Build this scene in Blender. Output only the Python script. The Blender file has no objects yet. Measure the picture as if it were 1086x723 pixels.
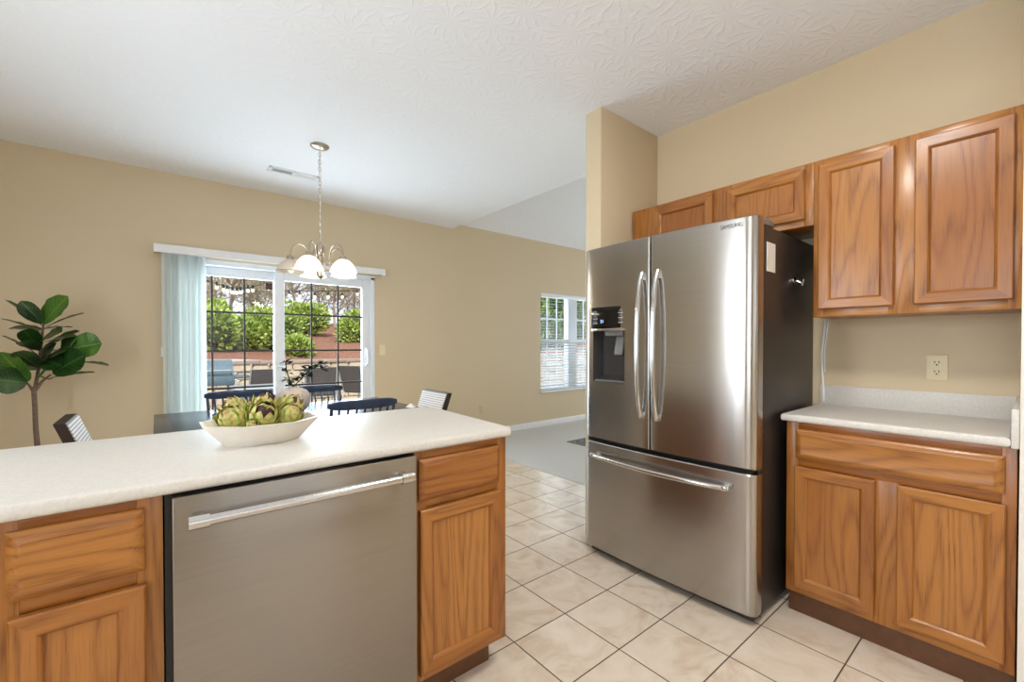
import bpy, bmesh, math, random
from mathutils import Vector, Matrix, Euler
S = bpy.context.scene
COL = S.collection
PI = math.pi
# ---------------------------------------------------------------- camera
F_PX, YAW, PITCH, CAM_H = 462.0, 0.6863, -0.0117, 1.228
cd = bpy.data.cameras.new('camera'); cam = bpy.data.objects.new('camera', cd); COL.objects.link(cam)
cam.location = (0, 0, CAM_H)
cam.rotation_euler = (PI/2 + PITCH, 0, -YAW)
cd.sensor_width = 36.0; cd.sensor_fit = 'HORIZONTAL'
cd.lens = F_PX/1086*36.0
cd.shift_y = 9.0/1086
cd.clip_start = 0.05; cd.clip_end = 200
S.camera = cam
# ---------------------------------------------------------------- world, sun, daylight, exposure
S.view_settings.view_transform = 'Standard'; S.view_settings.look = 'None'
S.view_settings.exposure = 0.22; S.view_settings.gamma = 1.0
S.view_settings.use_curve_mapping = False
S.cycles.use_denoising = True
S.cycles.max_bounces = 8; S.cycles.diffuse_bounces = 5; S.cycles.glossy_bounces = 4
S.cycles.transparent_max_bounces = 16; S.cycles.transmission_bounces = 6
S.cycles.sample_clamp_indirect = 6.0
S.cycles.caustics_reflective = False; S.cycles.caustics_refractive = False
W = bpy.data.worlds.new('overcast sky'); S.world = W; W.use_nodes = True
bg = W.node_tree.nodes['Background']; bg.inputs[0].default_value = (0.86, 0.93, 1.0, 1); bg.inputs[1].default_value = 1.0
def light(name, kind, loc, rot, energy, color=(1, 1, 1), **kw):
    l = bpy.data.lights.new(name, kind); l.energy = energy; l.color = color
    for k, v in kw.items(): setattr(l, k, v)
    o = bpy.data.objects.new(name, l); COL.objects.link(o); o.location = loc; o.rotation_euler = rot
    return o
light('sun', 'SUN', (0, -5, 20), (math.radians(42), 0, math.radians(-25)), 3.1, (1, 0.95, 0.87), angle=0.12)
# patio door and living window are daylight; the other windows are unseen, added fill
light('fill_left', 'AREA', (-1.66, -0.35, 1.5), (0, -PI/2, 0), 32, (0.82, 0.91, 1.0), shape='RECTANGLE', size=1.3, size_y=1.6)  # side fill behind an unseen, added window
light('fill_dining', 'AREA', (-1.66, 1.62, 1.15), (0, -PI/2, 0), 52, (0.82, 0.91, 1.0), shape='RECTANGLE', size=2.1, size_y=0.6)  # added tall narrow fill, shaped to streak the fridge door
light('fill_rear', 'AREA', (0.6, -2.26, 1.55), (PI/2, 0, 0), 5, (0.88, 0.94, 1.0), shape='RECTANGLE', size=2.2, size_y=1.3)  # weak added fill from behind the camera
light('daylight_patio_door', 'AREA', (0.98, 4.93, 1.05), (-PI/2, 0, 0), 74, (0.70, 0.86, 1.0), shape='RECTANGLE', size=1.75, size_y=1.85)
light('daylight_living_window', 'AREA', (5.2, 4.95, 1.3), (-PI/2, 0, 0), 13, (0.74, 0.87, 1.0), shape='RECTANGLE', size=1.4, size_y=1.4)
light('fill_living_end', 'AREA', (7.66, 2.2, 1.4), (0, PI/2, 0), 74, (0.78, 0.89, 1.0), shape='RECTANGLE', size=1.4, size_y=2.0)  # added fill to brighten the living room
light('fill_kitchen_ceiling', 'AREA', (1.15, 0.45, 2.565), (0, 0, 0), 17, (1.0, 0.97, 0.92), shape='DISK', size=0.34)  # added overhead fill, out of view

# ---------------------------------------------------------------- node helpers
def srgb(r, g, b):
    f = lambda c: (c/255/12.92) if c/255 <= 0.04045 else ((c/255+0.055)/1.055)**2.4
    return (f(r), f(g), f(b), 1)
class NT:
    def __init__(s, name):
        s.m = bpy.data.materials.new(name); s.m.use_nodes = True
        s.t = s.m.node_tree; s.b = s.t.nodes['Principled BSDF']; s.out = s.t.nodes['Material Output']
    def n(s, typ, **kw):
        nd = s.t.nodes.new(typ)
        for k, v in kw.items(): setattr(nd, k, v)
        return nd
    def l(s, a, b): s.t.links.new(a, b)
    def setp(s, **kw):
        for k, v in kw.items():
            s.b.inputs[k.replace('_', ' ')].default_value = v
    def math(s, op, a, b=None, c=None):
        nd = s.n('ShaderNodeMath', operation=op)
        for i, x in enumerate((a, b, c)):
            if x is None: continue
            if isinstance(x, (int, float)): nd.inputs[i].default_value = x
            else: s.l(x, nd.inputs[i])
        return nd.outputs[0]
    def coord(s, which='Object', scale=(1, 1, 1), rnd=False):
        tc = s.n('ShaderNodeTexCoord').outputs[which]
        if rnd:
            oi = s.n('ShaderNodeObjectInfo')
            v = s.n('ShaderNodeVectorMath', operation='SCALE'); v.inputs[0].default_value = (7.3, 11.7, 5.1)
            s.l(oi.outputs['Random'], v.inputs['Scale'])
            a = s.n('ShaderNodeVectorMath', operation='ADD'); s.l(tc, a.inputs[0]); s.l(v.outputs[0], a.inputs[1]); tc = a.outputs[0]
        m = s.n('ShaderNodeVectorMath', operation='MULTIPLY'); s.l(tc, m.inputs[0]); m.inputs[1].default_value = scale
        return m.outputs[0]
    def noise(s, vec, scale=5, detail=2, rough=0.5, dist=0):
        nd = s.n('ShaderNodeTexNoise'); s.l(vec, nd.inputs['Vector'])
        nd.inputs['Scale'].default_value = scale; nd.inputs['Detail'].default_value = detail
        nd.inputs['Roughness'].default_value = rough; nd.inputs['Distortion'].default_value = dist
        return nd.outputs['Fac']
    def ramp(s, fac, stops):
        nd = s.n('ShaderNodeValToRGB'); s.l(fac, nd.inputs[0])
        e = nd.color_ramp.elements
        while len(e) < len(stops): e.new(0.5)
        for i, (p, c) in enumerate(stops): e[i].position = p; e[i].color = c
        return nd.outputs[0]
    def mix(s, fac, a, b):
        nd = s.n('ShaderNodeMix', data_type='RGBA')
        for i, x in ((0, fac), (6, a), (7, b)):
            if isinstance(x, (int, float)): nd.inputs[i].default_value = x
            elif isinstance(x, tuple): nd.inputs[i].default_value = x
            else: s.l(x, nd.inputs[i])
        return nd.outputs[2]
    def color(s, c): s.l(c, s.b.inputs['Base Color'])
    def bump(s, h, strength=0.3, dist=0.01):
        nd = s.n('ShaderNodeBump'); s.l(h, nd.inputs['Height'])
        nd.inputs['Strength'].default_value = strength; nd.inputs['Distance'].default_value = dist
        s.l(nd.outputs[0], s.b.inputs['Normal'])
def plain(name, rgb, rough=0.5, metal=0.0, vary=0.06, scale=20, **kw):
    t = NT(name); c = srgb(*rgb)
    nz = t.noise(t.coord(), scale, 2)
    d = tuple(max(0, x*(1-vary)) for x in c[:3])+(1,); e = tuple(min(1, x*(1+vary)) for x in c[:3])+(1,)
    t.color(t.ramp(nz, [(0.3, d), (0.7, e)]))
    t.setp(Roughness=rough, Metallic=metal, **kw)
    return t.m
M = {}
def paint(name, rgb, bs=0.08):
    t = NT(name); c = srgb(*rgb); v = t.coord()
    n1 = t.noise(v, 1.3, 2); d = tuple(x*0.97 for x in c[:3])+(1,)
    t.color(t.ramp(n1, [(0.3, d), (0.7, c)])); t.setp(Roughness=0.55)
    t.b.inputs['Specular IOR Level'].default_value = 0.3
    t.bump(t.noise(v, 160, 3), bs, 0.004); return t.m
M['wall'] = paint('tan_wall_paint', (214, 196, 164))
M['white_wall'] = paint('white_wall_paint', (228, 222, 214))
M['trim'] = plain('white_trim_paint', (238, 238, 238), 0.35, vary=0.02)
M['vinyl'] = plain('white_vinyl', (232, 236, 240), 0.35, vary=0.02)
def ceiling_mat():
    t = NT('stomped_ceiling_plaster'); v = t.coord(scale=(4.6, 4.6, 0.0))
    vo = t.n('ShaderNodeTexVoronoi'); t.l(v, vo.inputs['Vector']); vo.inputs['Scale'].default_value = 1
    d = t.n('ShaderNodeVectorMath', operation='SUBTRACT'); t.l(v, d.inputs[0]); t.l(vo.outputs['Position'], d.inputs[1])
    sx = t.n('ShaderNodeSeparateXYZ'); t.l(d.outputs[0], sx.inputs[0])
    ang = t.math('ARCTAN2', sx.outputs[1], sx.outputs[0])
    nz = t.noise(v, 3.0, 2)
    w = t.math('SINE', t.math('ADD', t.math('MULTIPLY', ang, 13.0), t.math('MULTIPLY', nz, 9.0)))
    w = t.math('POWER', t.math('MAXIMUM', w, 0.0), 3.0)
    fall = t.math('MULTIPLY', t.math('SMOOTH_MIN', t.math('MULTIPLY', vo.outputs['Distance'], 3.0), 1.0, 0.3), w)
    h = t.math('ADD', fall, t.math('MULTIPLY', t.noise(v, 9, 3), 0.6))
    t.b.inputs['Base Color'].default_value = srgb(240, 241, 243); t.setp(Roughness=0.8)
    t.b.inputs['Specular IOR Level'].default_value = 0.2
    t.bump(h, 0.16, 0.012); return t.m
M['ceiling'] = ceiling_mat()
TX0, TY0, TPX, TPY = 1.438, 1.374, 0.3012, 0.3005
def tile_mat():
    t = NT('cream_ceramic_tile'); v = t.coord()
    s = t.n('ShaderNodeSeparateXYZ'); t.l(v, s.inputs[0])
    ux = t.math('DIVIDE', t.math('SUBTRACT', s.outputs[0], TX0), TPX); uy = t.math('DIVIDE', t.math('SUBTRACT', s.outputs[1], TY0), TPY)
    ex = t.math('PINGPONG', ux, 0.5); ey = t.math('PINGPONG', uy, 0.5)
    e = t.math('MINIMUM', ex, ey)
    g = t.n('ShaderNodeMapRange'); t.l(e, g.inputs[0]); g.inputs[1].default_value = 0.006; g.inputs[2].default_value = 0.011
    cell = t.n('ShaderNodeCombineXYZ'); t.l(t.math('FLOOR', ux), cell.inputs[0]); t.l(t.math('FLOOR', uy), cell.inputs[1])
    wn = t.n('ShaderNodeTexWhiteNoise'); t.l(cell.outputs[0], wn.inputs['Vector'])
    off = t.n('ShaderNodeVectorMath', operation='MULTIPLY_ADD'); t.l(wn.outputs['Color'], off.inputs[0]); off.inputs[1].default_value = (9, 9, 9); t.l(v, off.inputs[2])
    n1 = t.noise(off.outputs[0], 5, 4, 0.6, 1.2)
    c = t.ramp(n1, [(0.3, srgb(206, 184, 160)), (0.5, srgb(224, 209, 190)), (0.72, srgb(232, 221, 206))])
    c = t.mix(t.math('MULTIPLY', wn.outputs['Value'], 0.25), c, srgb(212, 190, 166))
    c = t.mix(g.outputs[0], srgb(88, 70, 56), c); t.color(c)
    rr = t.n('ShaderNodeMapRange'); t.l(g.outputs[0], rr.inputs[0]); rr.inputs[3].default_value = 0.9; rr.inputs[4].default_value = 0.24
    t.l(rr.outputs[0], t.b.inputs['Roughness'])
    t.bump(g.outputs[0], 0.5, 0.003); return t.m
M['tile'] = tile_mat()
def carpet_mat():
    t = NT('beige_carpet'); v = t.coord()
    t.color(t.ramp(t.noise(v, 260, 3), [(0.3, srgb(204, 202, 196)), (0.7, srgb(230, 229, 225))]))
    t.setp(Roughness=1.0); t.bump(t.noise(v, 420, 2), 0.6, 0.01); return t.m
M['carpet'] = carpet_mat()
def oak(axis, name):
    t = NT(name)
    sc = [8.0, 8.0, 8.0]; sc[axis] = 1.0
    v = t.coord(scale=tuple(sc), rnd=True)
    n = t.noise(v, 1.0, 1.5, 0.4, 0.15)
    fine = [60.0, 60.0, 60.0]; fine[axis] = 7.0
    jit = t.noise(t.coord(scale=tuple(fine), rnd=True), 1.0, 2, 0.6)
    r = t.math('PINGPONG', t.math('ADD', t.math('MULTIPLY', n, 10.0), t.math('MULTIPLY', jit, 0.2)), 0.5)
    r = t.math('POWER', t.math('MULTIPLY', r, 2.0), 2.2)
    ps = [230.0, 230.0, 230.0]; ps[axis] = 9.0
    p = t.noise(t.coord(scale=tuple(ps), rnd=True), 1.0, 2, 0.65)
    ls = [2.2, 2.2, 2.2]; ls[axis] = 0.5
    tone = t.noise(t.coord(scale=tuple(ls), rnd=True), 1.0, 2)
    base = t.ramp(tone, [(0.3, srgb(152, 91, 35)), (0.7, srgb(180, 122, 57))])
    c = t.mix(t.math('MULTIPLY', r, 0.5), base, srgb(116, 62, 22))
    pr = t.n('ShaderNodeMapRange'); t.l(p, pr.inputs[0]); pr.inputs[1].default_value = 0.48; pr.inputs[2].default_value = 0.68
    pw = t.math('MULTIPLY', pr.outputs[0], t.math('ADD', t.math('MULTIPLY', r, 0.5), 0.22))
    c = t.mix(pw, c, srgb(104, 58, 22))
    t.color(c); t.setp(Roughness=0.3)
    t.b.inputs['Coat Weight'].default_value = 0.15; t.b.inputs['Coat Roughness'].default_value = 0.18
    t.bump(t.math('ADD', r, pr.outputs[0]), 0.06, 0.002); return t.m
M['oak_v'] = oak(2, 'oak_vertical_grain'); M['oak_h'] = oak(0, 'oak_horizontal_grain')
def toe_oak():
    m = oak(0, 'oak_toe_board'); return m  # same oak, grain along the width
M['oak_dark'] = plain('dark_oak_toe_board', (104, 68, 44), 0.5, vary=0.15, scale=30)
def counter_mat():
    t = NT('off_white_laminate'); v = t.coord()
    n = t.noise(v, 130, 3, 0.7); n2 = t.noise(v, 20, 3)
    c = t.ramp(n, [(0.35, srgb(206, 201, 194)), (0.6, srgb(217, 213, 206))])
    c = t.mix(t.math('MULTIPLY', n2, 0.25), c, srgb(204, 198, 189)); t.color(c)
    t.setp(Roughness=0.4); return t.m
M['counter'] = counter_mat()
def steel(name, rgb, rough=0.28, aniso=0.75):
    t = NT(name); v = t.coord(scale=(2.0, 2.0, 260.0))
    n = t.noise(v, 1.0, 3, 0.6); c = srgb(*rgb)
    t.color(t.ramp(n, [(0.3, tuple(x*0.93 for x in c[:3])+(1,)), (0.7, c)]))
    sm = t.noise(t.coord(), 6, 3)
    r = t.n('ShaderNodeMapRange'); t.l(sm, r.inputs[0]); r.inputs[3].default_value = rough-0.05; r.inputs[4].default_value = rough+0.07
    t.setp(Metallic=1.0, Roughness=rough)
    t.b.inputs['Anisotropic'].default_value = aniso; t.b.inputs['Anisotropic Rotation'].default_value = 0.25
    tg = t.n('ShaderNodeTangent', direction_type='RADIAL', axis='Z'); t.l(tg.outputs[0], t.b.inputs['Tangent'])
    return t.m
M['steel'] = steel('brushed_stainless_steel', (182, 178, 173), 0.23)
M['steel_dw'] = steel('brushed_stainless_panel', (162, 156, 149), 0.34)
M['chrome'] = plain('polished_steel', (205, 203, 200), 0.16, 1.0, 0.02)
M['nickel'] = plain('brushed_nickel', (190, 178, 162), 0.28, 1.0, 0.04)
M['fridge_side'] = plain('grey_brown_enamel', (62, 55, 51), 0.38, 0.35, 0.04, 60)
M['black'] = plain('black_plastic', (16, 16, 18), 0.3)
M['gloss_black'] = plain('gloss_black_panel', (10, 10, 12), 0.12)
M['dark_grey'] = plain('dark_grey_plastic', (58, 56, 56), 0.35)
M['mid_grey'] = plain('mid_grey_plastic', (120, 118, 116), 0.35)
M['label_white'] = plain('white_label', (226, 220, 210), 0.6)
M['print_grey'] = plain('grey_print', (170, 172, 176), 0.5)
M['logo_grey'] = plain('dark_grey_lettering', (96, 94, 92), 0.4)
M['ivory'] = plain('ivory_plastic', (232, 216, 178), 0.35, vary=0.02)
M['socket_dark'] = plain('socket_slot', (50, 40, 34), 0.6)
M['navy'] = plain('blue_black_painted_wood', (42, 56, 80), 0.32, vary=0.15)
M['table'] = plain('blue_black_table_paint', (38, 48, 64), 0.22, vary=0.2, scale=6)
M['dark_wood'] = plain('dark_walnut', (46, 32, 26), 0.35, vary=0.2)
M['ceramic'] = plain('white_ceramic', (232, 224, 212), 0.28, vary=0.03)
def weave_mat():
    t = NT('woven_white_cord'); v = t.coord()
    s = t.n('ShaderNodeSeparateXYZ'); t.l(v, s.inputs[0])
    a = t.math('PINGPONG', t.math('MULTIPLY', s.outputs[2], 58.0), 0.5)
    b = t.math('PINGPONG', t.math('MULTIPLY', s.outputs[1], 90.0), 0.5)
    g = t.n('ShaderNodeMapRange'); t.l(a, g.inputs[0]); g.inputs[1].default_value = 0.05; g.inputs[2].default_value = 0.2
    c = t.mix(g.outputs[0], srgb(130, 126, 130), srgb(226, 222, 220))
    t.color(c); t.setp(Roughness=0.8); t.bump(t.math('ADD', g.outputs[0], t.math('MULTIPLY', b, 0.6)), 0.6, 0.004); return t.m
M['weave'] = weave_mat()
def vase_mat():
    t = NT('beige_ribbed_stoneware'); v = t.coord()
    n = t.noise(v, 25, 3); t.color(t.ramp(n, [(0.3, srgb(196, 180, 168)), (0.7, srgb(216, 202, 190))]))
    s = t.n('ShaderNodeSeparateXYZ'); t.l(v, s.inputs[0])
    t.bump(t.math('SINE', t.math('MULTIPLY', s.outputs[2], 520.0)), 0.35, 0.004); t.setp(Roughness=0.7); return t.m
M['vase'] = vase_mat()
def leaf_mat(name, c1, c2, vein, rough=0.4, trans=0.0):
    t = NT(name)
    uv = t.n('ShaderNodeTexCoord').outputs['UV']; s = t.n('ShaderNodeSeparateXYZ'); t.l(uv, s.inputs[0])
    n = t.noise(t.coord(), 12, 2); c = t.ramp(n, [(0.3, srgb(*c1)), (0.7, srgb(*c2))])
    mid = t.math('ABSOLUTE', t.math('SUBTRACT', s.outputs[0], 0.5))
    sv = t.math('PINGPONG', t.math('SUBTRACT', t.math('MULTIPLY', s.outputs[1], 8.0), t.math('MULTIPLY', mid, 5.0)), 0.5)
    k = t.math('MAXIMUM', t.math('LESS_THAN', mid, 0.025), t.math('MULTIPLY', t.math('LESS_THAN', sv, 0.06), 0.55))
    t.color(t.mix(k, c, srgb(*vein))); t.setp(Roughness=rough)
    return t.m
M['fig_leaf'] = leaf_mat('fiddle_leaf', (18, 44, 16), (44, 84, 30), (74, 112, 52), 0.35)
M['fig_leaf_bright'] = leaf_mat('young_fiddle_leaf', (48, 92, 26), (78, 124, 40), (112, 150, 70), 0.35)
M['bark'] = plain('grey_brown_bark', (112, 92, 78), 0.8, vary=0.25, scale=60)
M['stem_brown'] = plain('dark_brown_stem', (66, 50, 38), 0.7, vary=0.2)
M['dark_leaf'] = plain('dark_green_leaf', (40, 52, 34), 0.5, vary=0.3)
M['pot'] = plain('grey_pot', (150, 146, 140), 0.6)
M['soil'] = plain('potting_soil', (54, 40, 30), 0.95, vary=0.3, scale=80)
def artichoke_mat():
    t = NT('artichoke_bract')
    uv = t.n('ShaderNodeTexCoord').outputs['UV']; s = t.n('ShaderNodeSeparateXYZ'); t.l(uv, s.inputs[0])
    geo = t.n('ShaderNodeNewGeometry')
    gr = t.ramp(s.outputs[1], [(0.0, srgb(176, 200, 92)), (0.5, srgb(166, 194, 82)), (0.82, srgb(206, 196, 124)), (1.0, srgb(180, 122, 84))])
    n = t.noise(t.coord(), 30, 2)
    t.color(t.mix(t.math('MULTIPLY', geo.outputs['Random Per Island'], 0.3), gr, srgb(186, 182, 90)))
    t.setp(Roughness=0.5); t.b.inputs['Subsurface Weight'].default_value = 0.0; return t.m
M['artichoke'] = artichoke_mat()
M['artichoke_dark'] = plain('dried_brown_bract', (64, 40, 32), 0.6, vary=0.2)
def glass_mat():
    t = NT('clear_window_glass'); tr = t.n('ShaderNodeBsdfTransparent'); gl = t.n('ShaderNodeBsdfGlossy'); gl.inputs['Roughness'].default_value = 0.02
    mx = t.n('ShaderNodeMixShader'); mx.inputs[0].default_value = 0.012
    t.l(tr.outputs[0], mx.inputs[1]); t.l(gl.outputs[0], mx.inputs[2]); t.l(mx.outputs[0], t.out.inputs[0]); return t.m
M['glass'] = glass_mat()
def translucent(name, rgb, f=0.5, rough=0.6):
    t = NT(name); tl = t.n('ShaderNodeBsdfTranslucent'); tl.inputs[0].default_value = srgb(*rgb)
    v = t.coord(); n = t.noise(v, 8, 2); c = srgb(*rgb)
    t.color(t.ramp(n, [(0.2, tuple(x*0.95 for x in c[:3])+(1,)), (0.8, c)])); t.setp(Roughness=rough)
    mx = t.n('ShaderNodeMixShader'); mx.inputs[0].default_value = f
    t.l(t.b.outputs[0], mx.inputs[1]); t.l(tl.outputs[0], mx.inputs[2]); t.l(mx.outputs[0], t.out.inputs[0]); return t.m
M['vane'] = translucent('pale_aqua_vinyl_vane', (242, 246, 244), 0.58)
M['slat'] = plain('white_blind_slat', (226, 230, 232), 0.45, vary=0.02)
def emit(name, rgb, st):
    t = NT(name); t.b.inputs['Base Color'].default_value = srgb(*rgb); t.b.inputs['Emission Color'].default_value = srgb(*rgb)
    t.b.inputs['Emission Strength'].default_value = st; return t.m
M['shade_lit'] = emit('lit_alabaster_glass', (255, 240, 214), 0.75)
M['fill_lamp'] = emit('fill_lamp_glow', (255, 246, 230), 8.0)  # glow of the added ceiling lamp
M['shade_off'] = translucent('alabaster_glass', (232, 222, 208), 0.4, 0.3)
M['bulb'] = emit('glowing_bulb', (255, 236, 200), 6.0)
M['bulb_off'] = plain('frosted_bulb', (236, 232, 224), 0.3)
M['outdoor_bulb'] = emit('warm_string_bulb', (255, 244, 224), 1.7)
M['rim_grey'] = plain('grey_shade_rim', (128, 118, 112), 0.35, 0.5)
M['digit'] = emit('blue_white_display', (170, 205, 255), 1.0)
M['wire'] = plain('black_wire', (26, 26, 26), 0.6)
M['muntin'] = plain('dark_brown_muntin', (58, 50, 44), 0.5)
M['brown_tag'] = plain('dark_brown_tag', (66, 40, 34), 0.6)
M['concrete'] = plain('patio_concrete', (150, 142, 132), 0.9, vary=0.12, scale=4)
def stone_mat():
    t = NT('tan_split_face_block'); g = t.n('ShaderNodeNewGeometry')
    v = t.coord(); n = t.noise(v, 14, 4, 0.7)
    c = t.ramp(g.outputs['Random Per Island'], [(0.0, srgb(212, 196, 170)), (0.5, srgb(236, 224, 202)), (1.0, srgb(222, 202, 180))])
    t.color(t.mix(t.math('MULTIPLY', n, 0.5), c, srgb(160, 142, 120))); t.setp(Roughness=0.9); t.bump(n, 0.8, 0.03); return t.m
M['stone'] = stone_mat()
M['cap_stone'] = plain('grey_cap_stone', (170, 152, 140), 0.9, vary=0.15, scale=8)
def mulch_mat():
    t = NT('red_brown_mulch'); v = t.coord(); n = t.noise(v, 22, 5, 0.75)
    t.color(t.ramp(n, [(0.3, srgb(118, 76, 60)), (0.55, srgb(172, 124, 104)), (0.75, srgb(206, 164, 144))])); t.setp(Roughness=1.0); t.bump(n, 1.0, 0.05); return t.m
M['mulch'] = mulch_mat()
def foliage_mat(name, a, b, c):
    t = NT(name); g = t.n('ShaderNodeNewGeometry')
    t.color(t.ramp(g.outputs['Random Per Island'], [(0.0, srgb(*a)), (0.5, srgb(*b)), (1.0, srgb(*c))])); t.setp(Roughness=0.8)
    t.b.inputs['Specular IOR Level'].default_value = 0.15
    return t.m
M['juniper'] = foliage_mat('lime_juniper_sprays', (122, 150, 66), (176, 200, 98), (216, 226, 146))
M['hedge'] = foliage_mat('mid_green_leaves', (62, 104, 44), (120, 160, 74), (170, 196, 110))
M['spring_leaf'] = foliage_mat('sparse_spring_leaves', (186, 184, 136), (208, 204, 164), (222, 216, 194))
M['core'] = plain('dark_twig_mass', (74, 86, 46), 0.95, vary=0.3)  # dark olive colour of the inner shrub lobes
M['tree_bark'] = plain('pale_tree_bark', (176, 166, 156), 0.9, vary=0.2)
M['sling'] = plain('taupe_sling_fabric', (98, 92, 90), 0.85, vary=0.08, scale=80)
M['patio_metal'] = plain('pale_grey_metal', (176, 188, 190), 0.4, 0.3)
M['grill'] = plain('blue_grey_enamel', (104, 124, 136), 0.4, 0.2)
def rug_mat():
    t = NT('grey_patterned_rug'); v = t.coord(scale=(9, 9, 9)); n = t.noise(v, 2, 4, 0.6, 1.5)
    t.color(t.ramp(n, [(0.35, srgb(84, 82, 88)), (0.5, srgb(126, 122, 124)), (0.65, srgb(160, 152, 150))])); t.setp(Roughness=1.0); return t.m
M['rug'] = rug_mat()
M['paper'] = plain('white_napkin_cloth', (236, 234, 232), 0.7, vary=0.02)

# ---------------------------------------------------------------- mesh helpers
XF = {}
class MB:
    """collects shapes into one mesh"""
    def __init__(s): s.v = []; s.f = []; s.mi = []; s.uv = []; s.sm = []
    def add(s, vs, fs, mi=0, uvs=None, smooth=True):
        o = len(s.v); s.v += [Vector(p) for p in vs]
        for k, f in enumerate(fs):
            s.f.append([i+o for i in f]); s.mi.append(mi); s.sm.append(smooth)
            s.uv.append([uvs[i] for i in f] if uvs else None)
        return s
    def bm(s, b, mi=0, smooth=True):
        b.verts.index_update()
        s.add([v.co.copy() for v in b.verts], [[v.index for v in f.verts] for f in b.faces], mi, None, smooth); b.free(); return s
    def box(s, x0, x1, y0, y1, z0, z1, bev=0.0, mi=0, seg=2, rot=None):
        b = bmesh.new(); bmesh.ops.create_cube(b, size=1)
        c = Vector(((x0+x1)/2, (y0+y1)/2, (z0+z1)/2)); d = (abs(x1-x0), abs(y1-y0), abs(z1-z0))
        for v in b.verts: v.co = Vector((v.co.x*d[0], v.co.y*d[1], v.co.z*d[2]))
        if bev > 0: bmesh.ops.bevel(b, geom=b.edges[:], offset=min(bev, min(d)*0.45), segments=seg, affect='EDGES', profile=0.5)
        if rot is not None: bmesh.ops.transform(b, matrix=rot.to_4x4(), verts=b.verts)
        for v in b.verts: v.co += c
        return s.bm(b, mi)
    def prism(s, pts, z0, z1, bev=0.0, mi=0, seg=3, top_only=False):
        b = bmesh.new(); lo = [b.verts.new((x, y, z0)) for x, y in pts]; hi = [b.verts.new((x, y, z1)) for x, y in pts]
        b.faces.new(lo[::-1]); b.faces.new(hi); n = len(pts)
        for i in range(n): b.faces.new((lo[i], lo[(i+1) % n], hi[(i+1) % n], hi[i]))
        if bev:
            b.edges.ensure_lookup_table()
            es = [e for e in b.edges if all(abs(v.co.z-z1) < 1e-6 for v in e.verts)] if top_only else [e for e in b.edges if abs(e.verts[0].co.z-e.verts[1].co.z) < 1e-6]
            bmesh.ops.bevel(b, geom=es, offset=bev, segments=seg, affect='EDGES', profile=0.5)
        bmesh.ops.recalc_face_normals(b, faces=b.faces)
        return s.bm(b, mi)
    def lathe(s, prof, n=24, c=(0, 0, 0), mi=0, mat=None, cap=True):
        vs = []; fs = []; m = len(prof)
        for i in range(n):
            a = 2*PI*i/n
            for r, z in prof: vs.append(Vector((r*math.cos(a), r*math.sin(a), z)))
        for i in range(n):
            j = (i+1) % n
            for k in range(m-1): fs.append([i*m+k, j*m+k, j*m+k+1, i*m+k+1])
        if cap:
            if prof[0][0] > 1e-5: fs.append([i*m for i in range(n)][::-1])
            if prof[-1][0] > 1e-5: fs.append([i*m+m-1 for i in range(n)])
        if mat is not None: vs = [mat @ v for v in vs]
        return s.add([v+Vector(c) for v in vs], fs, mi)
    def tube(s, pts, r, n=8, mi=0, closed=False, flat=None):
        pts = [Vector(p) for p in pts]; rs = r if isinstance(r, (list, tuple)) else [r]*len(pts)
        m = len(pts); vs = []; fs = []; up = None
        for i, p in enumerate(pts):
            if closed: t = pts[(i+1) % m]-pts[i-1]
            else: t = pts[min(i+1, m-1)]-pts[max(i-1, 0)]
            t.normalize()
            if up is None:
                up = Vector((0, 0, 1)) if abs(t.z) < 0.9 else Vector((1, 0, 0))
            a = t.cross(up)
            if a.length < 1e-6: a = t.cross(Vector((0.3, 1, 0.2)))
            a.normalize(); b = a.cross(t); b.normalize(); up = b
            for k in range(n):
                q = 2*PI*k/n
                vs.append(p + (a*math.cos(q) + b*math.sin(q)*(flat or 1))*rs[i])
        rng = m if closed else m-1
        for i in range(rng):
            j = (i+1) % m
            for k in range(n): fs.append([i*n+k, i*n+(k+1) % n, j*n+(k+1) % n, j*n+k])
        if not closed:
            fs.append(list(range(n))[::-1]); fs.append([(m-1)*n+k for k in range(n)])
        return s.add(vs, fs, mi)
    def cyl(s, a, b, r, n=12, mi=0, r2=None): return s.tube([a, b], [r, r2 if r2 is not None else r], n, mi)
    def ball(s, c, r, n=12, mi=0, sc=(1, 1, 1)):
        prof = [(max(1e-6, math.sin(PI*k/(n//2+1)))*r, -math.cos(PI*k/(n//2+1))*r) for k in range(n//2+2)]
        vs = len(s.v); s.lathe(prof, n, (0, 0, 0), mi, None, False)
        for i in range(vs, len(s.v)): s.v[i] = Vector((s.v[i].x*sc[0], s.v[i].y*sc[1], s.v[i].z*sc[2]))+Vector(c)
        return s
    def build(s, name, mats, parent=None, local=False, angle=35, recalc=True):
        me = bpy.data.meshes.new(name); vs = s.v
        if parent is not None and not local:
            inv = XF[parent.name].inverted(); vs = [inv @ v for v in vs]
        me.from_pydata([tuple(v) for v in vs], [], s.f)
        for p, mi, sm in zip(me.polygons, s.mi, s.sm): p.material_index = mi; p.use_smooth = sm
        if any(u for u in s.uv):
            ul = me.uv_layers.new(name='UVMap')
            for p, u in zip(me.polygons, s.uv):
                if u:
                    for li, c in zip(p.loop_indices, u): ul.data[li].uv = c
        if recalc:
            b = bmesh.new(); b.from_mesh(me); bmesh.ops.recalc_face_normals(b, faces=b.faces); b.to_mesh(me); b.free()
        me.set_sharp_from_angle(angle=math.radians(angle))
        for m in (mats if isinstance(mats, (list, tuple)) else [mats]): me.materials.append(m)
        o = bpy.data.objects.new(name, me); COL.objects.link(o)
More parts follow.
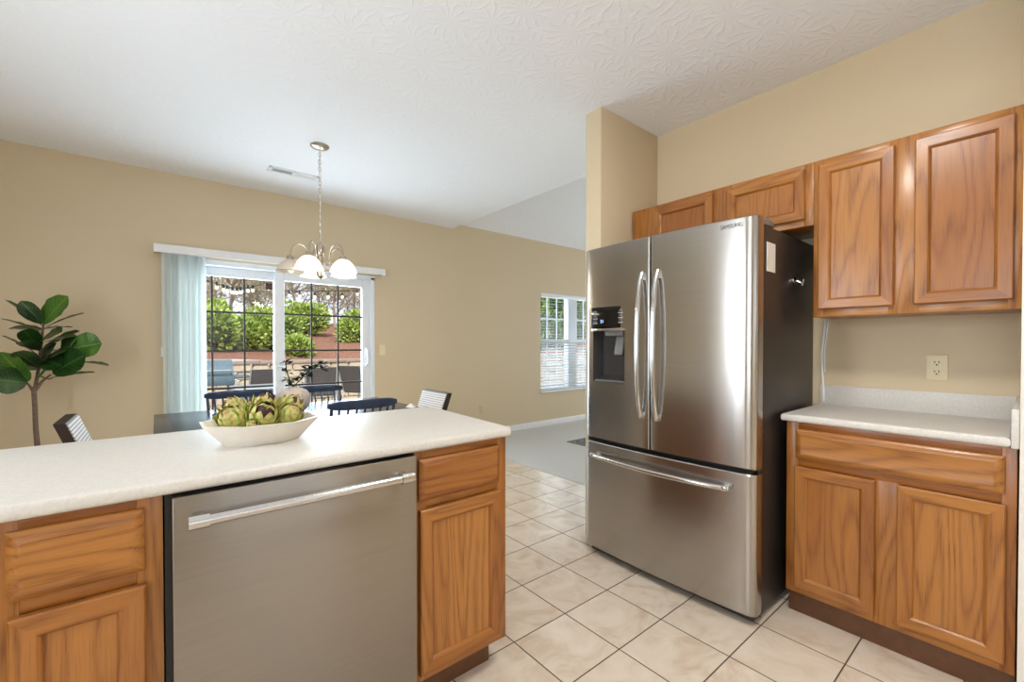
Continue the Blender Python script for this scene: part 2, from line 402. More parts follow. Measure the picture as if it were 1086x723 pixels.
        if parent is not None: o.parent = parent; XF[o.name] = XF[parent.name]
        else: XF[o.name] = Matrix.Identity(4)
        return o
def tag(o, label=None, cat=None, group=None, kind=None):
    if label: o['label'] = label
    if cat: o['category'] = cat
    if group: o['group'] = group
    if kind: o['kind'] = kind
    return o
def thing(name, label, cat, loc, rz=0.0, group=None):
    o = bpy.data.objects.new(name, None); COL.objects.link(o); o.location = loc; o.rotation_euler = (0, 0, rz)
    o.empty_display_size = 0.1
    XF[o.name] = Matrix.Translation(Vector(loc)) @ Matrix.Rotation(rz, 4, 'Z')
    return tag(o, label, cat, group)
def solo(mb, name, mats, loc, label, cat, group=None, kind=None, angle=35, recalc=True):
    """a thing that is one mesh, origin at loc, vertices given in world space"""
    mb.v = [v-Vector(loc) for v in mb.v]
    o = mb.build(name, mats, None, True, angle, recalc); o.location = loc; XF[o.name] = Matrix.Translation(Vector(loc))
    return tag(o, label, cat, group, kind)
def struct(name, mb, mats): return tag(mb.build(name, mats), kind='structure')
def copy_tree(o, parent=None):
    c = o.copy(); COL.objects.link(c); c.parent = parent
    for ch in list(o.children): copy_tree(ch, c)
    return c
def text_mesh(txt, size):
    cu = bpy.data.curves.new('lettering', 'FONT'); cu.body = txt; cu.size = size; cu.extrude = size*0.02
    cu.align_x = 'CENTER'; cu.align_y = 'CENTER'
    ob = bpy.data.objects.new('lettering', cu); COL.objects.link(ob)
    dg = bpy.context.evaluated_depsgraph_get(); me = bpy.data.meshes.new_from_object(ob.evaluated_get(dg))
    vs = [v.co.copy() for v in me.vertices]; fs = [list(p.vertices) for p in me.polygons]
    bpy.data.objects.remove(ob); bpy.data.meshes.remove(me); bpy.data.curves.remove(cu)
    return vs, fs
_s, _c = math.sin(YAW), math.cos(YAW)
FW = Vector((_s*math.cos(PITCH), _c*math.cos(PITCH), math.sin(PITCH))); RT = Vector((_c, -_s, 0)); UPV = RT.cross(FW)
def at_y(u, v, y):
    r = FW + RT*((u-543)/F_PX) - UPV*((v-370.5)/F_PX)
    return Vector((0, 0, CAM_H)) + r*(y/r.y)

# ================================================================ THE SETTING
BY, RX, CZ = 4.75, 2.76, 2.695     # back wall, right kitchen wall, flat ceiling
LX, RY = -1.6, -2.2                # left wall, rear wall
EX = 7.6                           # far end of the living room
mb = MB(); mb.box(LX-0.1, 2.90, RY-0.1, BY+0.1, -0.08, 0.0); struct('floor', mb, M['tile'])
mb = MB(); mb.box(2.90, EX+0.1, 0.0, BY+0.1, -0.08, 0.004); struct('floor_carpet', mb, M['carpet'])
mb = MB(); mb.box(LX-0.1, 2.92, RY-0.1, BY+0.15, CZ, CZ+0.12); struct('ceiling', mb, M['ceiling'])
mb = MB()                                                   # living-room vault: rises away from the back wall
sl = 0.42
mb.add([(2.92, BY+0.15, CZ-0.0), (EX+0.1, BY+0.15, CZ-0.0), (EX+0.1, -0.3, CZ+sl*5.05), (2.92, -0.3, CZ+sl*5.05),
        (2.92, BY+0.15, CZ+0.12), (EX+0.1, BY+0.15, CZ+0.12), (EX+0.1, -0.3, CZ+sl*5.05+0.12), (2.92, -0.3, CZ+sl*5.05+0.12)],
       [(0, 1, 2, 3), (7, 6, 5, 4), (0, 4, 5, 1), (1, 5, 6, 2), (2, 6, 7, 3), (3, 7, 4, 0)])
struct('ceiling_vault', mb, M['ceiling'])
mb = MB()                                                   # gable face between the two ceilings
mb.add([(2.86, BY+0.15, CZ+0.12), (2.86, -0.3, CZ+0.12), (2.86, -0.3, CZ+sl*5.05+0.2), (2.92, BY+0.15, CZ+0.12), (2.92, -0.3, CZ+0.12), (2.92, -0.3, CZ+sl*5.05+0.2)],
       [(0, 1, 2), (5, 4, 3), (0, 3, 4, 1), (1, 4, 5, 2), (2, 5, 3, 0)]); struct('wall_gable', mb, M['ceiling'])
DX0, DX1, DZ1 = 0.06, 1.90, 1.985                            # patio-door opening
WX0, WX1, WZ0, WZ1 = 4.44, 5.95, 0.525, 2.0                  # living-room window opening
mb = MB(); H = CZ+0.1
for a, b, c, d in ((LX-0.1, DX0, 0, H), (DX0, DX1, DZ1, H), (DX1, WX0, 0, H), (WX0, WX1, 0, WZ0), (WX0, WX1, WZ1, H), (WX1, EX+0.1, 0, H)):
    mb.box(a, b, BY, BY+0.15, c, d)
struct('wall_back', mb, M['wall'])
mb = MB(); mb.box(RX, RX+0.115, -0.25, 1.86, 0, CZ+0.02); struct('wall_right', mb, M['wall'])
mb = MB(); mb.box(2.14, RX, 1.7445, 1.867, 0, CZ+0.005, 0.004); struct('wall_wing', mb, M['wall'])
mb = MB(); mb.box(2.205, RX, -0.25, 0.047, 0, CZ+0.005); struct('wall_pantry', mb, M['white_wall'])
mb = MB(); mb.box(2.32, RX+0.115, RY-0.1, -0.25, 0, CZ+0.02); struct('wall_right_rear', mb, M['wall'])
mb = MB()
for a, b, c, d in ((RY-0.1, -1.2, 0, H), (-1.2, 0.5, 0, 0.85), (-1.2, 0.5, 2.15, H), (0.5, 1.35, 0, H), (1.35, 1.9, 0, 0.1), (1.35, 1.9, 2.25, H), (1.9, BY+0.15, 0, H)):
    mb.box(LX-0.1, LX, a, b, c, d)
struct('wall_left', mb, M['wall'])
mb = MB()
for a, b, c, d in ((LX-0.1, -0.55, 0, H), (-0.55, 1.75, 0, 0.9), (-0.55, 1.75, 2.2, H), (1.75, 2.4, 0, H)): mb.box(a, b, RY-0.1, RY, c, d)
struct('wall_rear', mb, M['wall'])
mb = MB()
for a, b, c, d in ((-0.3, 1.2, 0, 5.2), (1.2, 3.2, 0, 0.7), (1.2, 3.2, 2.1, 5.2), (3.2, BY+0.15, 0, 5.2)): mb.box(EX, EX+0.1, a, b, c, d)
struct('wall_living_end', mb, M['wall'])
mb = MB(); mb.box(RX+0.115, EX+0.1, -0.3, -0.2, 0, 5.2); struct('wall_living_rear', mb, M['wall'])
def unseen_window(n, axis, fixed, a0, a1, z0, z1):  # out-of-view windows, added to house the fill lights
    f = MB(); t = 0.05
    def bar(p0, p1, q0, q1):
        if axis == 'x': f.box(fixed-0.04, fixed+0.02, p0, p1, q0, q1, 0.004)
        else: f.box(p0, p1, fixed-0.04, fixed+0.02, q0, q1, 0.004)
    bar(a0, a0+t, z0, z1); bar(a1-t, a1, z0, z1); bar(a0, a1, z0, z0+t); bar(a0, a1, z1-t, z1); bar(a0, a1, (z0+z1)/2-0.02, (z0+z1)/2+0.02)
    w = struct('window_%d' % n, f, M['vinyl'])
    g = MB()
    if axis == 'x': g.box(fixed-0.012, fixed-0.008, a0+t, a1-t, z0+t, z1-t)
    else: g.box(a0+t, a1-t, fixed-0.012, fixed-0.008, z0+t, z1-t)
    g.build('pane', M['glass'], w)
unseen_window(2, 'x', LX-0.02, -1.2, 0.5, 0.85, 2.15)
unseen_window(5, 'x', LX-0.02, 1.35, 1.9, 0.1, 2.25)  # added tall opening for the fridge-door highlight
unseen_window(3, 'x', EX+0.06, 1.2, 3.2, 0.7, 2.1)
unseen_window(4, 'y', RY-0.02, -0.55, 1.75, 0.9, 2.2)
# baseboards
mb = MB(); mb.box(1.95, EX, BY-0.014, BY, 0.0, 0.088, 0.005); mb.box(LX, 0.03, BY-0.014, BY, 0, 0.088, 0.005); struct('baseboard_back', mb, M['trim'])
mb = MB(); mb.box(LX, LX+0.014, RY, BY, 0, 0.088, 0.005); struct('baseboard_left', mb, M['trim'])
# transition strip tile/carpet
mb = MB(); mb.box(2.885, 2.905, 1.86, BY, 0.0, 0.005, 0.002); struct('trim_1', mb, M['carpet'])

# ---------------------------------------------------------------- sliding patio door (door_1)
f = MB(); t = 0.045; y0, y1 = BY-0.012, BY+0.14
f.box(DX0, DX0+t, y0, y1, 0, DZ1, 0.004); f.box(DX1-t, DX1, y0, y1, 0, DZ1, 0.004); f.box(DX0, DX1, y0, y1, DZ1-t, DZ1, 0.004); f.box(DX0, DX1, y0, y1, 0, 0.03, 0.004)
f.box(DX0-0.0, DX1+0.0, y0-0.006, y0+0.01, DZ1-0.02, DZ1, 0.003)
door = struct('door_1', f, M['vinyl'])
def panel(xa, xb, ya, yb, sw, cols, handle, ztop):
    p = MB(); z0, z1 = 0.035, ztop
    p.box(xa, xa+sw, ya, yb, z0, z1, 0.006); p.box(xb-sw, xb, ya, yb, z0, z1, 0.006)
    p.box(xa+sw, xb-sw, ya, yb, z1-0.085, z1, 0.006); p.box(xa+sw, xb-sw, ya, yb, z0, z0+0.1, 0.006)
    fr = p.build('sash', M['vinyl'], door)
    g = MB(); ym = (ya+yb)/2; gx0, gx1, gz0, gz1 = xa+sw, xb-sw, z0+0.1, z1-0.085
    g.box(gx0, gx1, ym-0.003, ym+0.003, gz0, gz1); g.build('pane', M['glass'], fr)
    m = MB()
    for x in cols: m.box(x-0.008, x+0.008, ym-0.012, ym-0.004, gz0, gz1)
    for z in (1.527, 1.166, 0.82, 0.47): m.box(gx0, gx1, ym-0.0125, ym-0.0045, z-0.009, z+0.009)
    m.build('muntins', M['muntin'], fr)
    if handle:
        h = MB(); hx = xb-sw*0.55
        h.box(hx-0.016, hx+0.016, ya-0.012, ya+0.002, 0.98, 1.2, 0.006)
        h.tube([(hx, ya-0.01, 1.0), (hx, ya-0.05, 1.02), (hx, ya-0.055, 1.09), (hx, ya-0.05, 1.16), (hx, ya-0.01, 1.18)], 0.009, 8)
        h.build('handle', M['vinyl'], fr)
panel(DX0+t, 1.0, BY+0.07, BY+0.115, 0.09, (0.405, 0.66), False, DZ1-t)
panel(0.905, DX1-t, BY+0.012, BY+0.058, 0.088, (1.245, 1.51), True, DZ1-t)
mb = MB(); mb.box(0.838, 0.898, BY+0.075, BY+0.088, 1.765, 1.83, 0.003)
solo(mb, 'door_sensor', M['brown_tag'], (0.868, BY+0.08, 1.765), 'small dark brown square tag high on the left patio-door glass', 'tag')

# vertical blinds drawn to the left of the door
VB = thing('vertical_blind', 'pale aqua vertical blind stacked open at left of the patio door', 'blind', (0.2, BY-0.06, 0.03))
vn = []
random.seed(3)
for i in range(13):
    x = 0.082+i*0.0215; a = math.radians(60+random.uniform(-24, 20)); m = MB()
    dx, dy = math.cos(a)*0.044, math.sin(a)*0.044; pts = []
    for k in range(5):
        q = (k-2)/2; bow = 0.006*(1-q*q)
        pts.append((x+dx*q+dy/0.044*bow, BY-0.062+dy*q-dx/0.044*bow))
    vs = [(p[0], p[1], z) for z in (0.035, 1.99) for p in pts]+[(p[0]+0.0012, p[1]+0.0006, z) for z in (0.035, 1.99) for p in pts]
    fs = [(k, k+1, k+6, k+5) for k in range(4)]+[(k+15, k+16, k+11, k+10) for k in range(4)]
    m.add(vs, fs); m.build('vane', M['vane'], VB, recalc=False)
m = MB(); m.box(0.062, 0.335, BY-0.075, BY-0.05, 1.985, 2.0); m.build('head_track', M['vinyl'], VB)
VAL = thing('blind_valance', 'long white valance board above the patio door', 'valance', (1.0, BY, 2.0))
m = MB(); m.box(-0.005, 1.985, BY-0.112, BY-0.1, 1.993, 2.062, 0.003); m.box(-0.005, 1.985, BY-0.1, BY, 2.052, 2.062, 0.002); m.build('face_board', M['trim'], VAL)
for x in (-0.005, 1.973):
    m = MB(); m.box(x, x+0.012, BY-0.1, BY-0.0, 1.993, 2.056, 0.003); m.build('return', M['trim'], VAL)
m = MB(); m.tube([(0.047, BY-0.045, 2.0), (0.046, BY-0.03, 1.6), (0.046, BY-0.03, 1.2)], 0.0022, 6); m.tube([(0.053, BY-0.045, 2.0), (0.052, BY-0.03, 1.6), (0.047, BY-0.03, 1.2)], 0.0022, 6); WD = m.build('pull_cord', M['trim'], VB)
m = MB(); m.lathe([(0.0025, 0.085), (0.01, 0.08), (0.011, 0.055), (0.009, 0.05), (0.013, 0.0)], 12, (0.046, BY-0.03, 1.125)); m.build('tassel', M['trim'], WD)

# ---------------------------------------------------------------- living-room window (window_1) and its blind
f = MB(); y0, y1 = BY+0.05, BY+0.13; zm = 1.272
f.box(WX0, WX0+0.05, y0, y1, WZ0, WZ1, 0.004); f.box(WX1-0.05, WX1, y0, y1, WZ0, WZ1, 0.004)
f.box(WX0, WX1, y0, y1, WZ0, WZ0+0.05, 0.004); f.box(WX0, WX1, y0, y1, WZ1-0.05, WZ1, 0.004)
f.box(5.07, 5.27, y0-0.02, y1, WZ0, WZ1, 0.004); f.box(WX0, WX1, y0-0.01, y1-0.02, zm-0.035, zm+0.035, 0.004)
win = struct('window_1', f, M['vinyl'])
g = MB(); g.box(WX0+0.05, 5.07, BY+0.1, BY+0.104, WZ0+0.05, WZ1-0.05); g.box(5.27, WX1-0.05, BY+0.1, BY+0.104, WZ0+0.05, WZ1-0.05); g.build('pane', M['glass'], win)
m = MB()
for x in (4.66, 4.87, 5.49, 5.7): m.box(x-0.008, x+0.008, BY+0.088, BY+0.098, WZ0+0.05, WZ1-0.05)
for z in (1.62, 0.9): m.box(WX0+0.05, WX1-0.05, BY+0.088, BY+0.098, z-0.008, z+0.008)
m.build('muntins', M['vinyl'], win)
m = MB(); m.box(WX0-0.01, WX1+0.01, BY-0.035, BY+0.05, WZ0-0.02, WZ0+0.004, 0.004); m.build('window_sill', M['trim'], win)
HB = thing('window_blind', 'white horizontal slat blind in the living room window', 'blind', (5.2, BY+0.02, WZ0))
m = MB(); m.box(WX0+0.01, WX1-0.01, BY-0.008, BY+0.045, WZ1-0.06, WZ1-0.002, 0.004); m.build('head_rail', M['trim'], HB)
m = MB(); n = 32
for i in range(n):
    z = WZ0+0.05+i*(WZ1-0.07-WZ0-0.05)/n
    tl = 0.002 if z > zm else 0.009
    m.add([(WX0+0.012, BY-0.004, z-tl), (WX1-0.012, BY-0.004, z-tl), (WX1-0.012, BY+0.04, z+tl), (WX0+0.012, BY+0.04, z+tl),
           (WX0+0.012, BY-0.004, z-tl-0.0025), (WX1-0.012, BY-0.004, z-tl-0.0025), (WX1-0.012, BY+0.04, z+tl-0.0025), (WX0+0.012, BY+0.04, z+tl-0.0025)],
          [(0, 1, 2, 3), (7, 6, 5, 4), (0, 4, 5, 1), (2, 6, 7, 3)])
m.build('slats', M['slat'], HB)
m = MB(); m.box(WX0+0.012, WX1-0.012, BY-0.004, BY+0.038, WZ0+0.01, WZ0+0.03, 0.004); m.build('bottom_rail', M['slat'], HB)
m = MB()
for x in (4.6, 4.95, 5.4, 5.75): m.box(x-0.003, x+0.003, BY-0.006, BY-0.0045, WZ0+0.02, WZ1-0.05)
m.build('ladder_tape', M['slat'], HB)

# ================================================================ CABINETS
def raised_slab(x0, x1, z0, z1, th=0.02, ch=0.022):
    """drawer front: flat field with a wide chamfered border"""
    m = MB(); b = 0.006
    rings = [(0, 0, -0.001), (0, 0, -th*0.4), (b*0.4, b*0.4, -th*0.52), (ch, ch, -th), (ch+0.002, ch+0.002, -th), (ch+0.005, ch+0.005, -th+0.001)]
    vs = []
    for dx, dz, y in rings: vs += [(x0+dx, y, z0+dz), (x1-dx, y, z0+dz), (x1-dx, y, z1-dz), (x0+dx, y, z1-dz)]
    fs = []
    for r in range(len(rings)-1):
        for k in range(4): fs.append((r*4+k, r*4+(k+1) % 4, r*4+4+(k+1) % 4, r*4+4+k))
    e = (len(rings)-1)*4; fs.append((e, e+1, e+2, e+3)); fs.append((3, 2, 1, 0)); m.add(vs, fs, 0, None, False); return m
def frame_door(t, x0, x1, z0, z1, th=0.02, w=0.05):
    m = MB(); g = 0.0008
    def member(pts, mi):
        # pts: four outline corners (x,z) outer a,b then inner c,d ; profile slopes down to the panel at the inner edge
        a, b, c, d = [Vector((p[0], 0, p[1])) for p in pts]
        def lerp(p, q, k): return p+(q-p)*k
        r = [(0.0, -0.001), (0.0, -th*0.8), (0.08, -th), (0.80, -th), (0.9, -th*0.82), (1.0, -th*0.45), (1.0, -0.001)]
        vs = []
        for k, y in r:
            p, q = lerp(a, d, k), lerp(b, c, k); vs += [(p.x, y, p.z), (q.x, y, q.z)]
        fs = [(2*i, 2*i+1, 2*i+3, 2*i+2) for i in range(len(r)-1)]+[tuple(2*i for i in range(len(r)))[::-1], tuple(2*i+1 for i in range(len(r)))]
        m.add(vs, fs, mi, None, False)
    xi0, xi1, zi0, zi1 = x0+w, x1-w, z0+w, z1-w
    member([(x0, z0), (x0, z1), (xi0, zi1), (xi0, zi0)], 0); member([(x1, z1), (x1, z0), (xi1, zi0), (xi1, zi1)], 0)
    member([(x0, z1), (x1, z1), (xi1, zi1), (xi0, zi1)], 1); member([(x1, z0), (x0, z0), (xi0, zi0), (xi1, zi0)], 1)
    d = m.build('door', [M['oak_v'], M['oak_h']], t, True)
    p = MB(); p.box(xi0-0.004, xi1+0.004, -th*0.42, -0.002, zi0-0.004, zi1+0.004); p.build('panel', M['oak_v'], d, True)
def cabinet(name, label, loc, rz, w, z0, z1, depth, stiles, rails, drawers, doors, toe=None, group=None, cat='cabinet'):
    t = thing(name, label, cat, loc, rz, group)
    b = MB(); b.box(0.001, w-0.001, 0.0195, depth, z0, z1, 0.001); b.build('carcass', [M['oak_v']], t, True)
    f = MB()
    st = sorted(stiles); zr = 0.685 if drawers else z1
    for a, c in st: f.box(a, c, 0, 0.02, z0, z1 if (a, c) in (st[0], st[-1]) else zr, 0.0012, 0)
    for r0, r1 in rails:
        if r0 >= zr: f.box(st[0][1], st[-1][0], 0.0004, 0.0196, r0, r1, 0.001, 1)
    for (a0, a1), (b0, b1) in zip(st, st[1:]):
        for r0, r1 in [r for r in rails if r[0] < zr]: f.box(a1, b0, 0.0004, 0.0196, r0, r1, 0.001, 1)
    f.build('face_frame', [M['oak_v'], M['oak_h']], t, True)
    for (a, c, d, e) in drawers: raised_slab(a, c, d, e).build('drawer_front', M['oak_h'], t, True)
    for (a, c, d, e) in doors: frame_door(t, a, c, d, e)
    if toe:
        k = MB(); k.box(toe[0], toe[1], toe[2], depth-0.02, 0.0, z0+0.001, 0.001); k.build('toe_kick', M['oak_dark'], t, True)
    return t
PY = 1.30; CB = 0.880
# peninsula (local x = world x)
cabinet('base_cabinet', 'oak base cabinet at the right end of the island counter, beside the dishwasher', (0.652, PY, 0), 0, 0.381, 0.108, CB, 0.6,
        [(0, 0.04), (0.341, 0.381)], [(0.108, 0.15), (0.685, 0.725), (0.845, CB)], [(0.012, 0.345, 0.712, 0.85)], [(0.014, 0.345, 0.135, 0.683)], (0.0, 0.345, 0.06), 'oak island base cabinets')
cabinet('base_cabinet', 'oak base cabinet left of the dishwasher under the island counter', (-0.27, PY, 0), 0, 0.281, 0.108, CB, 0.6,
        [(0, 0.055), (0.235, 0.281)], [(0.108, 0.15), (0.685, 0.725), (0.845, CB)], [(0.038, 0.248, 0.716, 0.856)], [(0.04, 0.25, 0.135, 0.684)], (0.0, 0.281, 0.06), 'oak island base cabinets')
cabinet('base_cabinet', 'wide oak base cabinet at the far left of the island counter', (-0.93, PY, 0), 0, 0.658, 0.108, CB, 0.6,
        [(0, 0.04), (0.31, 0.348), (0.618, 0.658)], [(0.108, 0.15), (0.685, 0.725), (0.845, CB)], [(0.025, 0.632, 0.716, 0.856)], [(0.025, 0.32, 0.135, 0.684), (0.338, 0.632, 0.135, 0.684)], (0.0, 0.658, 0.06), 'oak island base cabinets')
mb = MB(); mb.prism([(-0.95, 1.272), (1.036, 1.272), (1.05, 1.29), (1.083, 1.90), (1.076, 1.955), (1.04, 1.985), (-0.95, 1.985)], CB, 0.914, 0.013, 0, 4)
solo(mb, 'island_countertop', M['counter'], (0.05, 1.63, CB), 'long off-white laminate countertop of the island holding the artichoke bowl', 'countertop')
mb = MB(); mb.box(-0.93, 1.03, 1.9005, 1.915, 0.0, CB); solo(mb, 'island_back_panel', M['oak_v'], (0.05, 1.907, 0), 'oak back panel of the island facing the dining table', 'panel')

# dishwasher
DW = thing('dishwasher', 'stainless steel dishwasher with a bar handle under the island counter', 'dishwasher', (0.332, PY, 0))
m = MB(); m.box(0.014, 0.65, 1.305, 1.88, 0.09, 0.876); m.build('tub', M['black'], DW)
m = MB(); m.box(0.027, 0.645, 1.268, 1.303, 0.12, 0.873, 0.004); m.build('door', M['steel_dw'], DW)
m = MB(); m.box(0.02, 0.648, 1.33, 1.36, 0.0, 0.118); m.build('kick_plate', M['black'], DW)
m = MB(); m.cyl((0.06, 1.222, 0.822), (0.606, 1.222, 0.822), 0.0125, 20); hb = m.build('handle', M['chrome'], DW)
for x in (0.075, 0.591):
    m = MB(); m.cyl((x-0.02, 1.222, 0.822), (x+0.02, 1.222, 0.822), 0.0165, 20); m.box(x-0.011, x+0.011, 1.225, 1.269, 0.812, 0.832, 0.004); m.build('bracket', M['chrome'], hb)

# right run (rotated so the fronts face -x)
RB = 2.235
cabinet('base_cabinet', 'oak base cabinet with one wide drawer and two doors right of the fridge', (RB, 0.742, 0), -PI/2, 0.69, 0.108, CB, 0.52,
        [(0, 0.045), (0.312, 0.392), (0.655, 0.69)], [(0.108, 0.15), (0.685, 0.725), (0.845, CB)], [(0.038, 0.662, 0.718, 0.848)],
        [(0.036, 0.318, 0.14, 0.683), (0.386, 0.666, 0.14, 0.683)], (0.0, 0.69, 0.042))
mb = MB(); mb.prism([(2.213, 0.0675), (RX, 0.0675), (RX, 0.76), (2.213, 0.76)], CB, 0.914, 0.012, 0, 4)
CT = thing('countertop', 'short off-white laminate countertop with backsplash right of the fridge', 'countertop', (2.48, 0.4, CB))
mb.build('worktop', M['counter'], CT)
m = MB(); m.box(RX-0.02, RX, 0.0675, 0.755, 0.913, 1.012, 0.003); m.build('backsplash', M['counter'], CT)
m = MB(); m.box(2.208, RX-0.0205, 0.0475, 0.067, CB, 1.012, 0.003); m.build('side_splash', M['counter'], CT)
UX = 2.455
cabinet('wall_cabinet', 'tall oak wall cabinet with two doors above the right countertop', (UX, 0.706, 0), -PI/2, 0.655, 1.359, 2.104, 0.305,
        [(0, 0.04), (0.278, 0.375), (0.62, 0.655)], [(1.359, 1.405), (2.06, 2.104)], [], [(0.022, 0.297, 1.395, 2.076), (0.361, 0.634, 1.395, 2.074)])
cabinet('wall_cabinet', 'short oak wall cabinet with two wide doors above the fridge', (UX, 1.733, 0), -PI/2, 1.026, 1.803, 2.104, 0.305,
        [(0, 0.19), (0.52, 0.64), (0.985, 1.026)], [(1.803, 1.85), (2.06, 2.104)], [], [(0.173, 0.539, 1.835, 2.078), (0.618, 0.991, 1.835, 2.076)])

# ================================================================ FRIDGE
FY0, FY1, FX = 0.778, 1.740, 1.983
FR = thing('refrigerator', 'large stainless steel french door refrigerator beside the oak cabinets', 'refrigerator', (2.35, 1.255, 0))
yc, hw = (FY0+FY1)/2, (FY1-FY0)/2
def fx(y):
    q = (y-yc)/hw
    return FX-0.022*(1-q*q)
XB = 2.056
def bowed(ya, yb, z0, z1, ra, rb, hole=None, name='door'):
    """front panel between ya<yb; ra/rb plan corner radii at each end; hole=(y0,y1,z0,z1)"""
    prof = []   # (y, x) of the front face
    N = 7
    def corner(y_edge, sgn, r, ln):
        pts = []
        for k in range(N+1):
            a = (PI/2)*k/N
            yy = y_edge+sgn*(ln-ln*math.cos(a)); xx = r-r*math.sin(a)
            pts.append((yy, xx))
        return pts
    la, lb = ra*1.5, rb*1.5
    A = corner(ya, 1, ra, la); B = corner(yb, -1, rb, lb)[::-1]
    mids = [ya+la+(yb-lb-ya-la)*k/10 for k in range(1, 10)]
    if hole: mids += [hole[0], hole[1]]
    for y, d in A: prof.append((y, fx(y)+d))
    for y in sorted(mids): prof.append((y, fx(y)))
    for y, d in B: prof.append((y, fx(y)+d))
    zs = sorted([z0, z0+0.005, z1-0.005, z1]+([hole[2], hole[3]] if hole else []))
    m = MB(); vs = []; nP = len(prof)
    for z in zs:
        ins = 0.005 if z in (z0, z1) else 0
        for y, x in prof: vs.append((x+ins, y, z))
    fs = []
    for r in range(len(zs)-1):
        for k in range(nP-1):
            if hole and zs[r] >= hole[2]-1e-6 and zs[r+1] <= hole[3]+1e-6 and prof[k][0] >= hole[0]-1e-6 and prof[k+1][0] <= hole[1]+1e-6: continue
            fs.append((r*nP+k, r*nP+k+1, (r+1)*nP+k+1, (r+1)*nP+k))
    o = len(vs)
    vs += [(XB, ya, z0), (XB, yb, z0), (XB, yb, z1), (XB, ya, z1)]
    T = len(zs)-1
    if not hole: fs.append((o, o+1, o+2, o+3))
    fs.append(tuple(range(nP))+(o+1, o)); fs.append(tuple(T*nP+k for k in range(nP))+(o+2, o+3))
    fs.append(tuple(r*nP for r in range(T+1))+(o+3, o)); fs.append(tuple(r*nP+nP-1 for r in range(T+1))+(o+2, o+1))
    m.add(vs, fs); return m.build(name, M['steel'], FR, angle=28)
GAPY = 1.279
HOLE = (1.437, 1.668, 1.013, 1.312)
ld = bowed(GAPY+0.004, FY1, 0.684, 1.783, 0.006, 0.03, HOLE)
rd = bowed(FY0, GAPY-0.004, 0.684, 1.783, 0.03, 0.006)
fd = bowed(FY0, FY1, 0.045, 0.662, 0.03, 0.03, None, 'freezer_drawer')
m = MB(); m.box(XB+0.004, 2.735, FY0+0.008, FY1-0.006, 0.035, 1.757, 0.004); m.build('cabinet_shell', M['fridge_side'], FR)
m = MB(); m.box(2.0, XB+0.004, FY0+0.02, FY1-0.02, 0.664, 0.682); m.box(2.0, XB+0.004, GAPY-0.003, GAPY+0.003, 0.69, 1.77); m.build('door_gasket', M['black'], FR)
m = MB(); m.box(2.03, 2.3, FY0+0.02, FY1-0.02, 0.006, 0.036, 0.004); m.build('base_grille', M['dark_grey'], FR)
for y in (FY0+0.03, FY1-0.03):
    m = MB(); m.box(2.02, 2.19, y-0.025, y+0.025, 1.757, 1.79, 0.008); m.build('hinge_cover', M['mid_grey'], FR)
    m = MB(); m.lathe([(0.016, 0.0), (0.018, 0.008), (0.009, 0.012), (0.009, 0.04)], 12, (2.085, y, 0.0)); m.build('levelling_foot', M['mid_grey'], FR)
# dispenser
hy0, hy1, hz0, hz1 = HOLE
m = MB(); bx = 2.05
for a in (0,):
    F = [(fx(hy0)+0.001, hy0), (fx(hy1)+0.001, hy1)]
    vs = [(F[0][0], hy0, hz0), (F[1][0], hy1, hz0), (F[1][0], hy1, hz1), (F[0][0], hy0, hz1),
          (bx, hy0+0.02, hz0+0.035), (bx, hy1-0.02, hz0+0.035), (bx, hy1-0.02, hz1), (bx, hy0+0.02, hz1)]
    m.add(vs, [(0, 1, 5, 4), (1, 2, 6, 5), (2, 3, 7, 6), (3, 0, 4, 7), (4, 5, 6, 7)], 0, None, False)
rc = m.build('dispenser_recess', M['dark_grey'], ld, recalc=False)
m = MB(); m.box(2.0, 2.045, 1.475, 1.60, 1.275, 1.311, 0.006); m.build('nozzle_housing', M['mid_grey'], rc)
m = MB(); m.box(2.02, 2.04, 1.487, 1.545, 1.165, 1.285, 0.01, 0, 2, Matrix.Rotation(math.radians(12), 3, 'Y')); m.build('paddle', M['mid_grey'], rc)
m = MB(); m.box(1.978, 2.03, hy0+0.012, hy1-0.012, hz0+0.004, hz0+0.012, 0.002); m.build('drip_tray', M['mid_grey'], rc)
m = MB(); fxm = fx(1.55); m.box(fxm-0.004, fxm+0.02, hy0-0.004, hy1+0.003, 1.318, 1.44, 0.003); cp = m.build('control_panel', M['gloss_black'], ld)
m = MB(); m.box(fxm-0.005, fxm+0.02, hy0-0.004, hy1+0.003, 1.303, 1.3175, 0.002); m.build('trim_strip', M['chrome'], ld)
def flat_text(txt, size, ycen, zcen, x, mat, parent, name, sx=1.0):
    vs, fs = text_mesh(txt, size); mm = MB()
    mm.add([((x if x else fx(ycen-v.x*sx)-0.0015)-v.z, ycen-v.x*sx, zcen+v.y) for v in vs], fs, 0, None, False)
    return mm.build(name, mat, parent, recalc=False)
flat_text('31', 0.026, 1.592, 1.357, fxm-0.0046, M['digit'], cp, 'display_digits')
for y in (1.64, 1.465):
    for z in (1.41, 1.383, 1.357):
        m = MB(); m.box(fxm-0.0049, fxm-0.0038, y-0.015, y+0.015, z-0.011, z-0.0065); m.tube([(fxm-0.0046, y+0.009*math.cos(a*PI/6), z+0.009*math.sin(a*PI/6)-0.001) for a in range(7)], 0.0012, 5); m.build('button_icon', M['print_grey'], cp)
flat_text('SAMSUNG', 0.026, 0.88, 1.75, None, M['logo_grey'], rd, 'lettering', 0.8)
